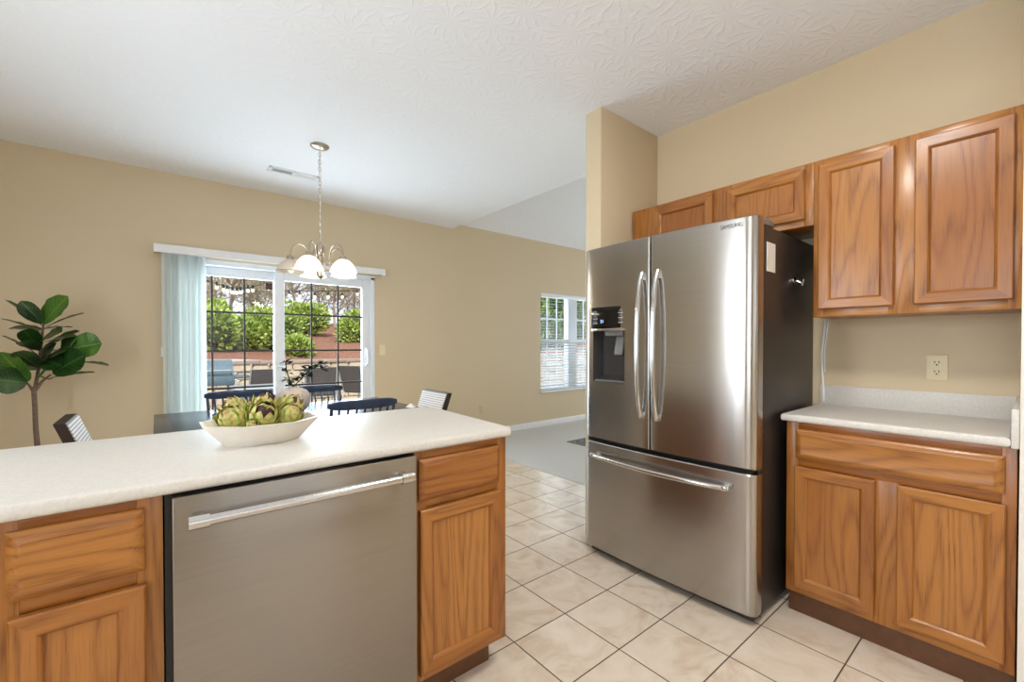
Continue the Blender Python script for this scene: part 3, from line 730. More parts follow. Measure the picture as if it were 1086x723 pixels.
# handles
def bow_handle(parent, y, z0, z1, name='handle'):
    m = MB(); pts = []; rs = []
    x0 = fx(y)
    for k in range(17):
        q = k/16; z = z0+(z1-z0)*q
        pts.append((x0-0.004-0.046*math.sin(PI*q)**0.55, y, z)); rs.append(0.0115)
    m.tube(pts, rs, 12); h = m.build(name, M['chrome'], parent)
    for z in (z0+0.018, z1-0.018):
        m = MB(); m.box(x0-0.016, x0+0.003, y-0.011, y+0.011, z-0.022, z+0.012, 0.004); m.build('mount', M['chrome'], h)
bow_handle(ld, 1.325, 0.845, 1.60); bow_handle(rd, 1.233, 0.845, 1.60)
m = MB(); pts = []
for k in range(21):
    q = k/20; y = 1.655-(1.655-0.875)*q; pts.append((fx(y)-0.022-0.034*math.sin(PI*q)**0.8, y, 0.59))
m.tube(pts, 0.0135, 12); h = m.build('handle', M['chrome'], fd)
for y in (1.635, 0.895):
    m = MB(); m.box(fx(y)-0.04, fx(y)+0.003, y-0.018, y+0.018, 0.58, 0.60, 0.005); m.build('mount', M['chrome'], h)
m = MB(); m.box(2.105, 2.2, FY0+0.0045, FY0+0.0065, 1.555, 1.685); m.build('energy_label', M['label_white'], FR)['label'] = 'small white paper label on the dark side'
HK = thing('magnetic_hook', 'small shiny hook stuck on the dark side of the fridge', 'hook', (2.44, FY0+0.005, 1.535))
m = MB(); m.lathe([(0.0, 0.0), (0.022, 0.0), (0.022, 0.006), (0.012, 0.01), (0.0, 0.011)], 20, (2.44, FY0+0.006, 1.54), 0, Matrix.Rotation(PI/2, 3, 'X').to_4x4()); m.build('magnet', M['chrome'], HK)
m = MB(); m.tube([(2.44, FY0-0.004, 1.54), (2.44, FY0-0.022, 1.53), (2.44, FY0-0.03, 1.515), (2.44, FY0-0.034, 1.53), (2.44, FY0-0.036, 1.545)], 0.0045, 8); m.build('hook', M['chrome'], HK)

# ================================================================ SMALL WALL FITTINGS
def outlet(loc, nrm, label, kind='outlet', mat='ivory', w=0.072, hgt=0.116):
    rz = {'-x': -PI/2, '-y': 0}[nrm]
    t = thing('power_outlet' if kind == 'outlet' else 'light_switch', label, 'outlet' if kind == 'outlet' else 'switch', loc, rz)
    m = MB(); m.box(-w/2, w/2, -0.006, 0, -hgt/2, hgt/2, 0.0025); m.build('wall_plate', M[mat], t, True)
    if kind == 'outlet':
        for dz in (-0.021, 0.021):
            m = MB(); m.lathe([(0.0, -0.0005), (0.0165, -0.0005), (0.0165, 0.0025), (0.0, 0.0025)], 20, (0, -0.006, dz), 0, Matrix.Rotation(PI/2, 3, 'X').to_4x4()); so = m.build('socket', M[mat], t, True)
            m = MB(); m.box(-0.0085, -0.0055, -0.0094, -0.0083, dz-0.001, dz+0.009); m.box(0.0055, 0.0085, -0.0094, -0.0083, dz-0.001, dz+0.009); m.box(-0.003, 0.003, -0.0094, -0.0083, dz-0.011, dz-0.005); m.build('slots', M['socket_dark'], so, True)
    else:
        m = MB(); m.box(-0.006, 0.006, -0.014, -0.004, -0.012, 0.012, 0.003); m.build('toggle', M[mat], t, True)
    return t
outlet((RX, 0.308, 1.122), '-x', 'ivory double wall socket above the right countertop')
outlet((3.37, BY, 0.36), '-y', 'small tan socket low on the back wall right of the table', mat='wall')
outlet((1.99, BY, 1.165), '-y', 'ivory light switch on the wall right of the patio door', 'switch')
mb = MB(); pts = [(RX-0.006, 0.735, 1.36), (RX-0.008, 0.742, 1.28), (RX-0.006, 0.752, 1.18), (RX-0.007, 0.748, 1.08), (RX-0.022, 0.738, 0.99), (RX-0.026, 0.735, 0.925)]
mb.tube(pts, 0.005, 8); mb.tube([(x, y-0.012, z) for x, y, z in pts[:4]], 0.0035, 8)
solo(mb, 'wall_cable', M['trim'], (RX-0.01, 0.74, 0.92), 'white cable running down the wall between fridge and right countertop', 'cable')
# ceiling register
VT = thing('ceiling_vent', 'long white air vent in the ceiling near the hanging lamp', 'vent', (0.93, 4.09, CZ))
m = MB(); x0, x1, y0, y1 = 0.735, 1.125, 4.03, 4.15
m.box(x0, x1, y0, y0+0.022, CZ-0.008, CZ, 0.002); m.box(x0, x1, y1-0.022, y1, CZ-0.008, CZ, 0.002); m.box(x0, x0+0.03, y0, y1, CZ-0.008, CZ, 0.002); m.box(x1-0.03, x1, y0, y1, CZ-0.008, CZ, 0.002); m.box(0.92, 0.94, y0, y1, CZ-0.008, CZ, 0.002)
m.build('frame', M['trim'], VT)
m = MB(); m.box(x0+0.02, x1-0.02, y0+0.015, y1-0.015, CZ-0.0015, CZ-0.0003); m.build('duct_opening', M['dark_grey'], VT)
m = MB()
for k in range(9):
    for (a, b) in ((x0+0.03, 0.92), (0.94, x1-0.03)):
        for j in range(1): pass
for a, b, sg in ((x0+0.03, 0.92, -1), (0.94, x1-0.03, 1)):
    n = 13
    for k in range(n):
        x = a+(k+0.5)*(b-a)/n; m.box(x-0.005, x+0.005, y0+0.02, y1-0.02, CZ-0.006, CZ-0.0045, 0, 0, 1, Matrix.Rotation(sg*math.radians(40), 3, 'Y'))
m.build('louvres', M['trim'], VT)

KL = thing('added_ceiling_lamp', 'unseen round ceiling lamp added for fill over the kitchen floor between the island and the right cabinets', 'lamp', (1.15, 0.45, CZ))  # out-of-view lamp added to brighten the ceiling and right wall
m = MB(); m.lathe([(0.0, 0.0), (0.19, 0.0), (0.19, -0.03), (0.18, -0.034), (0.0, -0.034)], 32, (1.15, 0.45, CZ)); m.build('base', M['nickel'], KL)
m = MB(); m.lathe([(0.172, -0.035), (0.165, -0.07), (0.12, -0.105), (0.06, -0.12), (0.0, -0.123)], 32, (1.15, 0.45, CZ)); m.build('fill_bowl', M['fill_lamp'], KL)

# ================================================================ CHANDELIER
CX, CY, CHA0 = 0.952, 3.405, 17
CH = thing('chandelier', 'brushed nickel chandelier with five white bell shades over the dining table', 'chandelier', (CX, CY, 1.72))
m = MB(); m.lathe([(0.0, -0.028), (0.02, -0.026), (0.055, -0.016), (0.064, -0.008), (0.065, 0.0)], 28, (CX, CY, CZ)); m.build('ceiling_canopy', M['nickel'], CH)
m = MB(); zt, zb = CZ-0.026, 1.985; n = 26; L = (zt-zb)/n
for k in range(n):
    zc = zt-(k+0.5)*L; pts = []
    for j in range(10):
        a = 2*PI*j/10; r1, r2 = 0.0085, L*0.68
        p = (math.cos(a)*r1, math.sin(a)*r2)
        pts.append((CX+(p[0] if k % 2 else 0), CY+(0 if k % 2 else p[0]), zc+p[1]))
    m.tube(pts, 0.0022, 5, 0, True)
m.build('chain', M['nickel'], CH)
m = MB(); m.tube([(CX+0.006*math.cos(k), CY+0.006*math.sin(k), zt-(zt-zb)*k/20) for k in range(21)], 0.0018, 5); m.build('lamp_wire', M['trim'], CH)
m = MB(); m.lathe([(0.004, 0.275), (0.006, 0.262), (0.016, 0.256), (0.028, 0.235), (0.029, 0.18), (0.026, 0.172), (0.0185, 0.168), (0.0185, 0.075), (0.03, 0.07), (0.03, 0.06), (0.026, 0.052), (0.026, 0.02), (0.018, 0.008), (0.006, 0.0), (0.0, -0.004)], 24, (CX, CY, 1.715)); m.build('centre_column', M['nickel'], CH)
for k in range(5):
    th = math.radians(CHA0+72*k)
    d2 = Vector((math.cos(th), math.sin(th), 0)); C0 = Vector((CX, CY, 0))
    P = lambda r, z: C0+d2*r+Vector((0, 0, z))
    m = MB()
    m.tube([P(0.018, 1.83), P(0.05, 1.822), P(0.075, 1.85), P(0.085, 1.9), P(0.1, 1.94), P(0.13, 1.962), P(0.155, 1.962), P(0.183, 1.94), P(0.198, 1.9), P(0.2, 1.86)], 0.0052, 8)
    m.tube([P(0.05, 1.822), P(0.075, 1.81), P(0.095, 1.822), P(0.09, 1.84), P(0.078, 1.838)], 0.0035, 6)
    arm = m.build('arm', M['nickel'], CH)
    q = P(0.2, 0)
    m = MB(); m.lathe([(0.006, 0.03), (0.02, 0.026), (0.026, 0.012), (0.028, 0.0), (0.0, -0.001)], 20, (q.x, q.y, 1.845)); m.build('socket_cap', M['nickel'], arm)
    lit = k != 2
    prof = [(0.027, 0.09), (0.04, 0.084), (0.058, 0.068), (0.074, 0.046), (0.085, 0.024), (0.092, 0.008), (0.0955, 0.0)]
    prof = prof + [(r-0.003, z) for r, z in prof[::-1]]
    m = MB(); m.lathe(prof, 32, (q.x, q.y, 1.755), 0, None, False); sh = m.build('shade', M['shade_lit'] if lit else M['shade_off'], arm)
    if not lit: sh['label'] = 'unlit shade'
    m = MB(); m.tube([(q.x+0.0945*math.cos(2*PI*j/32), q.y+0.0945*math.sin(2*PI*j/32), 1.756) for j in range(32)], 0.0022, 6, 0, True); m.build('shade_rim', M['rim_grey'], arm)
    m = MB(); m.ball((q.x, q.y, 1.779), 0.024, 12, 0, (1, 1, 1.35)); m.build('bulb', M['bulb'] if lit else M['bulb_off'], arm)
    if lit: light('chandelier_bulb_light', 'POINT', (q.x, q.y, 1.735), (0, 0, 0), 2.2, (1, 0.87, 0.68), shadow_soft_size=0.03)

# ================================================================ DINING SET
TB = thing('dining_table', 'dark blue-black rectangular dining table in front of the patio door', 'table', (0.77, 3.36, 0))
m = MB(); m.prism([(-0.01, 2.89), (1.555, 2.89), (1.555, 3.84), (-0.01, 3.84)], 0.718, 0.75, 0.006, 0, 3); m.build('tabletop', M['table'], TB)
m = MB(); m.box(0.08, 1.465, 2.97, 2.99, 0.63, 0.718); m.box(0.08, 1.465, 3.74, 3.76, 0.63, 0.718); m.box(0.08, 0.1, 2.99, 3.74, 0.63, 0.718); m.box(1.445, 1.465, 2.99, 3.74, 0.63, 0.718); m.build('apron', M['table'], TB)
for x in (0.09, 1.455):
    for y in (2.98, 3.75):
        m = MB(); m.tube([(x, y, 0.718), (x, y, 0.6), (x, y, 0.0)], [0.036, 0.034, 0.02], 12); m.build('leg', M['table'], TB)
def spindle_chair(label, x, y, rz, group):
    # local: seat faces +y, back at -y; crest top at z .872
    t = thing('spindle_back_chair', label, 'chair', (x, y, 0), rz, group)
    m = MB(); m.prism([(-0.21, 0.0), (0.21, 0.0), (0.225, 0.2), (0.215, 0.38), (0.17, 0.415), (-0.17, 0.415), (-0.215, 0.38), (-0.225, 0.2)], 0.425, 0.455, 0.01, 0, 3); m.build('seat', M['navy'], t, True)
    # crest rail: curved rounded plank
    m = MB(); vs = []; N = 16
    for k in range(N+1):
        q = k/N*2-1; xx = 0.226*q; bow = -0.125+0.035*q*q
        hz = 0.03*(1-abs(q)**6*0.55); zc = 0.842
        for (dy, dz) in ((-0.012, -hz), (-0.015, 0), (-0.013, hz*0.8), (-0.006, hz), (0.006, hz), (0.012, hz*0.7), (0.012, 0), (0.01, -hz)): vs.append((xx, bow+dy, zc+dz))
    fs = [(k*8+j, k*8+(j+1) % 8, k*8+8+(j+1) % 8, k*8+8+j) for k in range(N) for j in range(8)]
    fs += [tuple(range(8))[::-1], tuple(N*8+j for j in range(8))]
    m.add(vs, fs); m.build('crest_rail', M['navy'], t, True)
    for sx in (-1, 1):
        m = MB(); m.tube([(sx*0.19, 0.03, 0.44), (sx*0.196, -0.04, 0.64), (sx*0.205, -0.098, 0.822)], [0.014, 0.013, 0.01], 10); m.build('back_post', M['navy'], t, True)
    for k in range(7):
        q = (k-3)/3*0.72; m = MB(); m.tube([(q*0.2, 0.025, 0.44), (q*0.222, -0.123+0.035*q*q, 0.82)], [0.009, 0.0075], 8); m.build('spindle', M['navy'], t, True)
    for sx in (-1, 1):
        m = MB(); m.tube([(sx*0.16, 0.06, 0.43), (sx*0.205, -0.02, 0.0)], [0.017, 0.012], 10); m.build('leg', M['navy'], t, True)
        m = MB(); m.tube([(sx*0.16, 0.35, 0.43), (sx*0.2, 0.4, 0.0)], [0.017, 0.012], 10); m.build('leg', M['navy'], t, True)
        m = MB(); m.cyl((sx*0.185, 0.015, 0.19), (sx*0.183, 0.378, 0.19), 0.008, 8); m.build('stretcher', M['navy'], t, True)
    m = MB(); m.cyl((-0.184, 0.2, 0.19), (0.184, 0.2, 0.19), 0.008, 8); m.build('stretcher', M['navy'], t, True)
    return t
GR = 'blue-black spindle-back chairs around the dining table'
spindle_chair('blue-black spindle chair on the near side of the table, right of the bowl', 1.05, 2.90, 0, GR)
spindle_chair('blue-black spindle chair on the near side of the table, mostly hidden behind the artichokes', 0.46, 2.90, 0, GR)
spindle_chair('blue-black spindle chair on the door side of the table, left, above the artichokes', 0.505, 3.87, PI, GR)
spindle_chair('blue-black spindle chair on the door side of the table, right, beside the beige vase', 1.075, 3.91, PI, GR)
def head_chair(label, x, y, rz):
    # local: faces +x
    t = thing('woven_dining_chair', label, 'chair', (x, y, 0), rz, 'woven chairs at the table ends')
    ln = lambda z: -0.2-(z-0.44)*0.36
    m = MB()
    def slab(mm, y0, y1, z0, z1, o0, o1, mi=0, bev=0):
        vs = []
        for z in (z0, z1):
            for yy in (y0, y1): vs += [(ln(z)+o0, yy, z), (ln(z)+o1, yy, z)]
        mm.add(vs, [(0, 1, 3, 2), (4, 6, 7, 5), (0, 4, 5, 1), (2, 3, 7, 6), (0, 2, 6, 4), (1, 5, 7, 3)], mi, None, False)
    slab(m, -0.205, 0.205, 0.5, 0.835, -0.05, -0.006); m.build('back_frame', M['dark_wood'], t, True)
    m = MB(); slab(m, -0.2, 0.2, 0.505, 0.83, -0.006, 0.0); m.build('woven_panel', M['weave'], t, True)
    m = MB(); m.box(-0.2, 0.1, -0.21, 0.21, 0.4, 0.44, 0.008); m.build('seat_frame', M['dark_wood'], t, True)
    m = MB(); m.box(-0.18, 0.085, -0.19, 0.19, 0.4405, 0.458, 0.007); m.build('woven_seat', M['weave'], t, True)
    for sy in (-1, 1):
        m = MB(); m.tube([(0.07, sy*0.18, 0.41), (0.08, sy*0.185, 0.0)], [0.02, 0.013], 10); m.build('leg', M['dark_wood'], t, True)
        m = MB(); m.tube([(-0.245, sy*0.18, 0.52), (-0.2, sy*0.18, 0.42), (-0.26, sy*0.185, 0.0)], [0.018, 0.02, 0.013], 10); m.build('leg', M['dark_wood'], t, True)
    return t
head_chair('woven white chair with dark frame at the left end of the table, below the plant', 0.0, 3.28, 0)
head_chair('woven white chair with dark frame at the right end of the table', 1.46, 3.23, PI)
mb = MB(); mb.add([(1.50, 3.0, 0.7505), (1.545, 3.04, 0.7505), (1.52, 3.12, 0.7505), (1.47, 3.08, 0.7505), (1.508, 3.06, 0.778)], [(0, 1, 4), (1, 2, 4), (2, 3, 4), (3, 0, 4), (3, 2, 1, 0)], 0, None, False)
solo(mb, 'folded_napkin', M['paper'], (1.51, 3.06, 0.7505), 'small white folded napkin at the right end of the dining table', 'napkin')
# vase with two leafy branches
VX, VY = 0.757, 3.37
mb = MB()
pr = [(0.0, 0.0), (0.055, 0.0), (0.085, 0.02), (0.105, 0.055), (0.111, 0.09), (0.104, 0.125), (0.085, 0.152), (0.055, 0.168), (0.036, 0.172), (0.034, 0.178), (0.028, 0.178), (0.027, 0.165), (0.05, 0.155), (0.075, 0.14), (0.092, 0.09), (0.07, 0.03), (0.0, 0.012)]
mb.lathe(pr, 40, (VX, VY, 0.75), 0, None, False)
solo(mb, 'round_vase', M['vase'], (VX, VY, 0.75), 'round beige ribbed vase on the dining table', 'vase')
def leafblade(mm, p, d, n, L, wd, mi=0, curl=0.15):
    d = d.normalized(); sd = d.cross(n); sd.normalize(); n = sd.cross(d); rows = 5; vs = []; uv = []
    prof = [0.12, 0.75, 1.0, 0.72, 0.05]
    for r in range(rows):
        q = r/(rows-1); c = p+d*(L*q)-n*(curl*L*q*q)
        for k in (-1, 0, 1): vs.append(c+sd*(k*wd*0.5*prof[r])+n*(0.12*wd*abs(k)*prof[r])); uv.append(((k+1)/2, q))
    fs = [(r*3+k, r*3+k+1, r*3+k+4, r*3+k+3) for r in range(rows-1) for k in range(2)]
    mm.add(vs, fs, mi, uv)
random.seed(8)
def vase_branch(name_label, pts, leaves):
    t = thing('leafy_branch', name_label, 'branch', (VX, VY, 0.925), 0, 'branches in the beige vase')
    m = MB(); m.tube(pts, [0.004]*(len(pts)-1)+[0.002], 7); m.build('stem', M['stem_brown'], t)
    m = MB()
    for c, n in leaves:
        for k in range(int(n*1.5)):
            a = random.uniform(0, 2*PI); e = random.uniform(-0.5, 0.7); d = Vector((math.cos(a)*math.cos(e), math.sin(a)*math.cos(e), math.sin(e)))
            leafblade(m, Vector(c), d, Vector((random.uniform(-.5, .5), random.uniform(-.5, .5), 1)).normalized(), random.uniform(0.04, 0.065), random.uniform(0.02, 0.032))
    m.build('leaves', M['dark_leaf'], t, recalc=False)
P = lambda u, v: at_y(u, v, VY)
vase_branch('dark leafy branch in the vase leaning to the right', [(VX, VY, 0.79), (VX, VY, 0.93), P(318, 403), P(324, 396), P(330, 391), P(340, 387.5), P(345, 387)],
            [(P(315, 404), 4), (P(319, 400), 5), (P(323, 396), 7), (P(326, 392), 8), (P(331, 389), 7), (P(337, 386), 7), (P(343, 386), 7), (P(341, 391), 4), (P(330, 397), 4)])
vase_branch('thin leafy branch in the vase leaning to the left', [(VX, VY, 0.79), (VX-0.005, VY, 0.93), P(307, 402), P(304, 394), P(303, 386), P(304, 381)],
            [(P(303, 384), 6), (P(307, 386), 5), (P(301, 390), 3), (P(306, 395), 2), (P(304, 402), 5), (P(308, 404), 5)])

# ---------------------------------------------------------------- bowl of artichokes
BX, BYY, BZ = 0.268, 1.622, 0.914
t = thing('faceted_bowl', 'white faceted ceramic bowl on the island counter', 'bowl', (BX, BYY, BZ))
m = MB(); vs = []; n = 8
def ring(rx, ry, z): return [(BX+rx*math.cos(2*PI*(k+0.5)/n+0.0), BYY+ry*math.sin(2*PI*(k+0.5)/n), BZ+z) for k in range(n)]
rg = [ring(0.112, 0.088, 0.0), ring(0.174, 0.15, 0.066), ring(0.177, 0.153, 0.07), ring(0.168, 0.144, 0.071), ring(0.108, 0.084, 0.008)]
for r in rg: vs += r
fs = [(r*n+k, r*n+(k+1) % n, (r+1)*n+(k+1) % n, (r+1)*n+k) for r in range(len(rg)-1) for k in range(n)]+[tuple(range(n))[::-1], tuple((len(rg)-1)*n+k for k in range(n))]
m.add(vs, fs, 0, None, False); m.build('shell', M['ceramic'], t)
def artichoke(loc, r, tilt, label, seed, dark=0):
    rnd = random.Random(seed); m = MB(); Rm = Euler(tilt).to_matrix(); c = Vector(loc)
    m.ball((0, 0, 0), r*0.78, 10, 0, (1, 1, 1.05)); m.uv = [[(0.5, 0.3)]*len(f) for f in m.f]
    rows = 6
    for i in range(rows):
        q = i/(rows-1); el0 = math.radians(-62+104*q); cnt = [6, 7, 7, 7, 6, 4][i]
        for k in range(cnt):
            a = 2*PI*(k+0.5*(i % 2))/cnt+rnd.uniform(-0.12, 0.12); er = Vector((math.cos(a), math.sin(a), 0)); sd = Vector((-math.sin(a), math.cos(a), 0))
            span = math.radians(72-18*q); wd = r*1.0*(1-0.3*q); flare = rnd.uniform(0.22, 0.5)*(1-0.45*q); vs = []; uv = []
            for s_ in range(7):
                w = s_/6; e2 = el0+span*w; rr = r*(0.80+0.12*math.sin(w*PI*0.6)+flare*w**2.5)
                p = er*(math.cos(e2)*rr)+Vector((0, 0, math.sin(e2)*rr*1.1)); hw_ = wd*0.5*[0.7, 0.92, 1.0, 0.95, 0.78, 0.48, 0.06][s_]
                for kx in (-2, -1, 0, 1, 2): kk = kx/2; vs.append(p+sd*(hw_*kk)-er*(0.42*hw_*kk*kk)); uv.append(((kk+1)/2, w))
            m.add(vs, [(s_*5+j, s_*5+j+1, s_*5+j+6, s_*5+j+5) for s_ in range(6) for j in range(4)], 1 if (dark and i >= 4 and rnd.random() < dark) else 0, uv)
    m.tube([(0, 0, -r*0.6), (0, 0, -r*0.98)], r*0.2, 8, 0); m.uv = [u if u else [(0.5, 0.2)]*len(f) for u, f in zip(m.uv, m.f)]
    m.v = [Rm @ v + c for v in m.v]
    return solo(m, 'artichoke', [M['artichoke'], M['artichoke_dark']], loc, label, 'artichoke', 'artichokes in the white bowl', None, 60, False)
Z0 = BZ
for loc, r, tl, lab, sd, dk in [
    ((0.188, 1.592, Z0+0.077), 0.044, (0.6, -0.7, 0), 'pale green artichoke at the left front of the bowl', 1, 0),
    ((0.206, 1.688, Z0+0.088), 0.044, (0.2, -0.5, 0), 'green artichoke at the back left of the bowl, tips tan', 2, 0.2),
    ((0.262, 1.565, Z0+0.083), 0.046, (0.75, 0.1, 0), 'large round artichoke with dark dried top at front centre of the bowl', 3, 0.6),
    ((0.285, 1.66, Z0+0.1), 0.044, (0.35, 0.1, 0), 'artichoke with dark top behind the front centre one', 4, 0.6),
    ((0.337, 1.575, Z0+0.075), 0.04, (0.7, 0.5, 0), 'small green artichoke at the right front of the bowl', 5, 0),
    ((0.355, 1.665, Z0+0.088), 0.045, (0.3, 0.6, 0), 'green artichoke with brown tips at the right end of the bowl', 6, 0.5),
    ((0.228, 1.53, Z0+0.066), 0.02, (1.0, 0, 0), 'smallest artichoke lying against the front rim of the bowl', 7, 0.2)]:
    artichoke(loc, r, tl, lab, sd, dk)

# ---------------------------------------------------------------- fiddle-leaf fig
FP = thing('potted_fig_tree', 'fiddle-leaf fig tree standing in the corner left of the patio door', 'plant', (-0.62, 4.38, 0))
Y0 = 4.38; Q = lambda u, v, dy=0.0: at_y(u, v, Y0+dy)
m = MB(); m.lathe([(0.0, 0.0), (0.12, 0.0), (0.155, 0.26), (0.16, 0.28), (0.148, 0.28), (0.14, 0.24), (0.0, 0.24)], 28, (-0.62, Y0, 0)); m.build('pot', M['pot'], FP)
m = MB(); m.lathe([(0.0, 0.25), (0.141, 0.245)], 24, (-0.62, Y0, 0), 0, None, False); m.build('soil', M['soil'], FP)
m = MB(); m.tube([(-0.62, Y0, 0.24), (-0.63, Y0, 0.5), Q(38, 455), Q(37, 430), Q(36, 415)], [0.016, 0.015, 0.014, 0.0135, 0.013], 10); m.build('trunk', M['bark'], FP)
m = MB()
m.tube([Q(36, 415), Q(39, 402), Q(42, 385), Q(44, 362), Q(46, 344)], [0.011, 0.01, 0.009, 0.008, 0.006], 8)
m.tube([Q(36, 415), Q(32, 410), Q(28, 405)], [0.012, 0.008, 0.005], 8); m.tube([Q(37, 414), Q(45, 404), Q(54, 397)], [0.012, 0.008, 0.005], 8); m.tube([Q(40, 398), Q(52, 402), Q(56, 401)], [0.006, 0.005, 0.004], 6)
m.build('branches', M['bark'], FP)
TOC = Vector((-_s, -_c, 0.15)).normalized()
def fig_leaf(b, tip, wpx, face, bright=False, dyb=0.0, dyt=-0.04, curl=0.1):
    p, e = Q(*b, dyb), Q(*tip, dyt); d = e-p; L = d.length; wd = wpx*4.05/462*1.12 if wpx > 11 else 0.115
    nrm = (TOC*face+Vector((0, 0, 1))*(1-face)); 
    nrm = nrm.normalized(); dd = d.normalized(); sd = dd.cross(nrm); sd.normalize(); nn = sd.cross(dd); rows = 12; vs = []; uv = []
    prof = lambda q: max(0.03, (0.42+0.28*q)*math.sin(PI*min(1, q*1.0))**0.5*1.15*(1 if q < 0.93 else 0.9)) if 0 < q < 1 else 0.03
    for r in range(rows+1):
        q = r/rows; c = p+dd*(L*q)+nn*(curl*L*(0.25-(q-0.5)**2)); hw_ = wd*0.5*prof(q)*1.25
        for k in range(-2, 3):
            kk = k/2; vs.append(c+sd*(hw_*kk)+nn*(0.22*hw_*abs(kk)+0.05*hw_*math.sin(q*22)*kk*kk)); uv.append(((kk+1)/2, q))
    fs = [(r*5+k, r*5+k+1, r*5+k+6, r*5+k+5) for r in range(rows) for k in range(4)]
    mm = MB(); mm.add(vs, fs, 0, uv); mm.build('leaf', M['fig_leaf_bright' if bright else 'fig_leaf'], FP, recalc=False, angle=80)
for a in [((46, 344), (72, 314), 20, 0.9, True), ((45, 343), (22, 319), 13, 0.6), ((45, 346), (5, 318), 8, 0.25), ((48, 347), (90, 332), 9, 0.2),
          ((43, 352), (1, 338), 9, 0.25, False, 0.0, -0.1), ((45, 350), (10, 348), 8, 0.3, False, 0, 0.1), ((47, 349), (76, 347), 8, 0.15, False, 0, 0.12),
          ((42, 378), (2, 356), 10, 0.35, False, 0, -0.1), ((45, 370), (85, 351), 14, 0.4), ((45, 364), (80, 357), 10, 0.3, False, 0, -0.15), ((42, 372), (22, 362), 10, 0.4, False, 0, -0.2),
          ((74, 370), (108, 364), 23, 0.95, True, -0.05, -0.1), ((66, 372), (82, 356), 14, 0.85), ((56, 396), (91, 376), 25, 0.95, False, -0.06, -0.14),
          ((31, 404), (1, 373), 24, 0.95, True, -0.02, -0.08), ((29, 406), (-8, 402), 22, 0.9, False, -0.02, -0.1), ((50, 402), (101, 395), 7, 0.12, False), ((84, 384), (115, 388), 6, 0.1, False, 0.05, 0.0),
          ((38, 406), (58, 385), 9, 0.4, True, -0.02, -0.08), ((42, 390), (16, 373), 14, 0.5, False, -0.02, -0.18), ((44, 385), (70, 372), 14, 0.5, False, 0, -0.2), ((43, 392), (26, 388), 9, 0.4, False, 0, 0.12), ((45, 360), (66, 352), 15, 0.6, False, 0, -0.2), ((43, 368), (24, 350), 13, 0.5, False, 0, -0.15), ((43, 380), (66, 388), 16, 0.7, False, 0, -0.12), ((42, 386), (60, 364), 15, 0.6, False, 0.02, -0.05)]:
    fig_leaf(*a)
m = MB(); m.tube([Q(50, 372), Q(62, 371), Q(75, 370, -0.05)], [0.005, 0.004, 0.003], 6); m.build('branches', M['bark'], FP)

# rug in the living room
mb = MB(); mb.box(3.98, 5.9, 1.95, 3.78, 0.0045, 0.013, 0.003)
solo(mb, 'area_rug', M['rug'], (4.9, 2.9, 0.0045), 'grey patterned area rug on the living room carpet beyond the fridge', 'rug')

# ================================================================ OUTDOORS
PZ = -0.1
mb = MB(); mb.box(-8, 16, BY+0.16, 10.4, PZ-0.1, PZ); struct('ground_patio', mb, M['concrete'])
mb = MB(); mb.box(4.3, 16, BY+1.0, 9.7, PZ-0.05, PZ+0.04, 0.02); struct('ground_bed', mb, M['soil'])
RWY = 10.0
mb = MB(); nx, ny = 40, 24
vs = []; random.seed(5)
gz = lambda x, y: 0.9+0.15*min(y-RWY-0.2, 7.5)+0.02*max(0, y-RWY-7.7)+0.05*math.sin(x*1.3+y*0.7)
for j in range(ny+1):
    for i in range(nx+1):
        x = -10+32*i/nx; y = RWY+0.2+24*j/ny; vs.append((x, y, gz(x, y)+random.uniform(-0.02, 0.02)))
mb.add(vs, [(j*(nx+1)+i, j*(nx+1)+i+1, (j+1)*(nx+1)+i+1, (j+1)*(nx+1)+i) for j in range(ny) for i in range(nx)])
struct('ground_slope', mb, M['mulch'])
RW = thing('retaining_wall', 'low tan stone block retaining wall beyond the patio', 'wall', (3, RWY, PZ))
m = MB(); random.seed(11); rows = 6; rh = 0.155
for r in range(rows):
    x = -6+random.uniform(0, 0.3); 
    while x < 15:
        w = random.uniform(0.3, 0.46); dp = random.uniform(-0.03, 0.02)+r*0.018
        b = bmesh.new(); bmesh.ops.create_cube(b, size=1)
        for v in b.verts: v.co = Vector((v.co.x*(w-0.012), v.co.y*0.24, v.co.z*(rh-0.01)))
        bmesh.ops.bevel(b, geom=b.edges[:], offset=0.025, segments=2, affect='EDGES')
        for v in b.verts: v.co += Vector((x+w/2, RWY+dp, PZ+rh*(r+0.5)))
        m.bm(b); x += w
m.build('blocks', M['stone'], RW)
m = MB(); x = -6
while x < 15:
    w = random.uniform(0.5, 0.7); m.box(x, x+w-0.008, RWY-0.05, RWY+0.3, PZ+rows*rh, PZ+rows*rh+0.07, 0.012); x += w
m.build('cap_stones', M['cap_stone'], RW)
